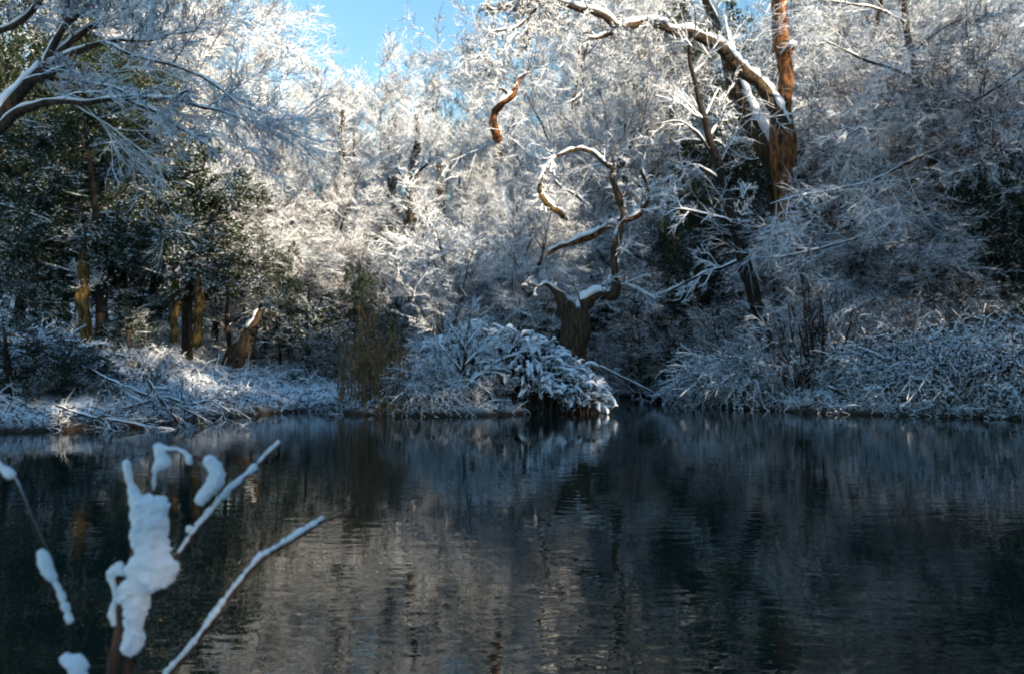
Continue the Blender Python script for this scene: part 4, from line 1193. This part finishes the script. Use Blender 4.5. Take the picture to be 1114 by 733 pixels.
def ground_pt(px, D):
    x = xof(px, D); return (x, D, gz(x, D) - 0.05)
# main cane
D0 = 1.25
sh = root('snow_clotted_cane', 130, D0, 'upright brown cane clotted with a big lump of snow, nearest the camera', 'plant')
base = ground_pt(118, D0)
c0 = cat_rom([(*base, 0.011), (*at(112, 900, D0), 0.010), *[tuple(r) for r in curve_px([(122, 735, 13), (133, 675, 11), (143, 620, 9), (150, 570, 7), (146, 530, 5), (138, 500, 4)], D0, 8)]], 50)
limb('cane', c0, 'cane', sh, 801, 10, False, knob=0.05)
c1 = cat_rom([tuple(r) for r in curve_px([(140, 740, 8), (138, 700, 9), (134, 660, 7), (128, 630, 5), (127, 610, 4)], D0 + 0.01, 16)], 20)
limb('side_shoot', c1, 'cane', sh, 803, 8, False, knob=0.05)
c0[20:, 3] *= 0.9
c2 = dense(curve_px([(150, 660, 7), (175, 625, 6), (195, 600, 5.5), (215, 572, 5), (250, 533, 4.5), (280, 507, 4), (304, 482, 3)], D0 + 0.02, 20, D0 + 0.10), 0.02)
s2 = limb('long_shoot', c2, 'cane', sh, 805, 8, False, knob=0.05)
c3 = dense(curve_px([(160, 560, 4), (167, 530, 4), (166, 505, 4), (172, 490, 4), (190, 489, 4), (208, 495, 4.5), (225, 501, 4.5)], D0 + 0.04, 20), 0.015)
s3 = limb('bent_shoot', c3, 'cane', sh, 807, 8, False, knob=0.05)
blobs('snow_lump', ball_px([(138, 503, 3.2), (139, 512, 1.8), (141, 522, 2.4), (144, 533, 4), (149, 543, 7), (155, 555, 13), (169, 552, 11), (178, 553, 6), (160, 568, 16), (172, 566, 11), (157, 583, 14), (170, 580, 10), (160, 596, 13),
    (174, 592, 9), (176, 600, 9), (163, 610, 16), (178, 614, 13), (189, 618, 8), (168, 626, 15), (153, 622, 14), (180, 628, 9), (147, 640, 13), (142, 652, 11), (150, 654, 12), (147, 668, 11), (146, 680, 9), (145, 693, 10), (141, 704, 8), (148, 701, 7)], D0 - 0.012), sh, 811)
blobs('snow_lump', ball_px([(133, 622, 5), (128, 618, 6.5), (121, 623, 6), (121, 630, 4), (125, 640, 3.6), (126, 650, 4), (124, 660, 3.4), (122, 669, 4.2), (124, 677, 3)], D0 - 0.005), sh, 813, 0.0016, 0.0016)
blobs('snow', along([(196, 601), (205, 588), (217, 572), (235, 551), (250, 534), (268, 518), (282, 505), (292, 494), (304, 483)], D0 + 0.03, 815, (1.7, 3.0), 2.2, 34, 0.1, D0 + 0.10) + ball_px([(276, 508, 5.0, 0.08), (272, 512, 4.5, 0.08), (247, 535, 4.5, 0.07), (243, 540, 3.8, 0.07), (206, 576, 4.5, 0.05)], D0), s2, 817, 0.0015, 0.0012)
blobs('snow', ball_px([(167, 531, 2.2), (168, 520, 2.8), (168, 512, 2.8), (172, 506, 6), (178, 502, 7.5), (175, 493, 5.5), (172, 486, 4), (182, 487, 2.5), (193, 488, 2.6), (201, 491, 3), (206, 497, 4.2), (206, 502, 3.6)], D0 + 0.035), s3, 819, 0.0016, 0.0016)
blobs('snow', ball_px([(229, 501, 6.5), (234, 508, 8), (236, 517, 8.5), (233, 526, 9), (227, 533, 8.5), (222, 539, 7.5), (219, 543, 5.5)], D0 + 0.035), s3, 821, 0.0018, 0.002)
# left cane
D1 = 1.15
sl = root('thin_snowy_cane', 60, D1, 'thin dark cane bending left at the lower left edge with stripes of snow', 'plant')
base = ground_pt(96, D1)
c0 = cat_rom([(*base, 0.006), (*at(92, 850, D1), 0.005), *[tuple(r) for r in curve_px([(84, 733, 4.5), (80, 700, 4), (74, 665, 4), (62, 625, 4), (45, 588, 4), (30, 553, 4), (18, 525, 4), (8, 512, 4), (-12, 500, 4)], D1, 16)]], 50)
limb('cane', c0, 'bark_dark', sl, 831, 8, False, knob=0.04)
blobs('snow', along([(48, 605), (58, 625), (66, 642), (72, 660), (77, 674)], D1, 833, (2.0, 3.2), 0.5, 16, 0.1) + ball_px([(46, 602, 5), (49, 610, 6.5), (52, 620, 6), (57, 627, 4.5)], D1 - 0.005), sl, 835, 0.0015, 0.0014)
blobs('snow', ball_px([(72, 716, 5), (78, 720, 8), (86, 718, 7), (91, 724, 6), (82, 730, 8), (90, 736, 7)], D1 - 0.005), sl, 837, 0.0016, 0.0018)
blobs('snow', ball_px([(11, 516, 4.5), (6, 512, 4), (0, 508, 3.2), (-6, 503, 4)], D1 - 0.003), sl, 839, 0.0015, 0.0012)
# right cane
D2 = 1.3
sr = root('long_snowy_cane', 270, D2, 'long cane slanting up to the right, snow along its upper side', 'plant')
base = ground_pt(40, D2)
c0 = cat_rom([(*base, 0.008), (*at(95, 850, D2), 0.0075), *[tuple(r) for r in curve_px([(180, 738, 9), (215, 697, 8), (245, 655, 7.5), (275, 618, 7), (290, 604, 6.5), (320, 587, 5.5), (345, 570, 4.5), (356, 564, 3), (368, 560, 2), (382, 562, 1.5), (388, 570, 1.2)], D2, 18, D2 + 0.12)]], 60)
c0[:, 3] *= 0.72
limb('cane', c0, 'cane', sr, 841, 8, False, knob=0.05)
blobs('snow', along([(183, 732), (215, 696), (245, 654), (275, 617), (290, 603), (320, 585), (345, 569), (355, 563)], D2, 843, (2.0, 3.4), 2.0, 60, 0.06, D2 + 0.09) + ball_px([(309, 590, 5.5, 0.07), (305, 594, 5, 0.07), (284, 605, 4.5, 0.06), (327, 577, 4.5, 0.09), (322, 580, 4, 0.09), (336, 574, 4, 0.09)], D2), sr, 845, 0.0016, 0.0014)

# things built in place: set each one's origin at its base
for o, base in ROOTS:
    o.location = base
    for ch in o.children:
        ch.location = (-base[0], -base[1], -base[2])
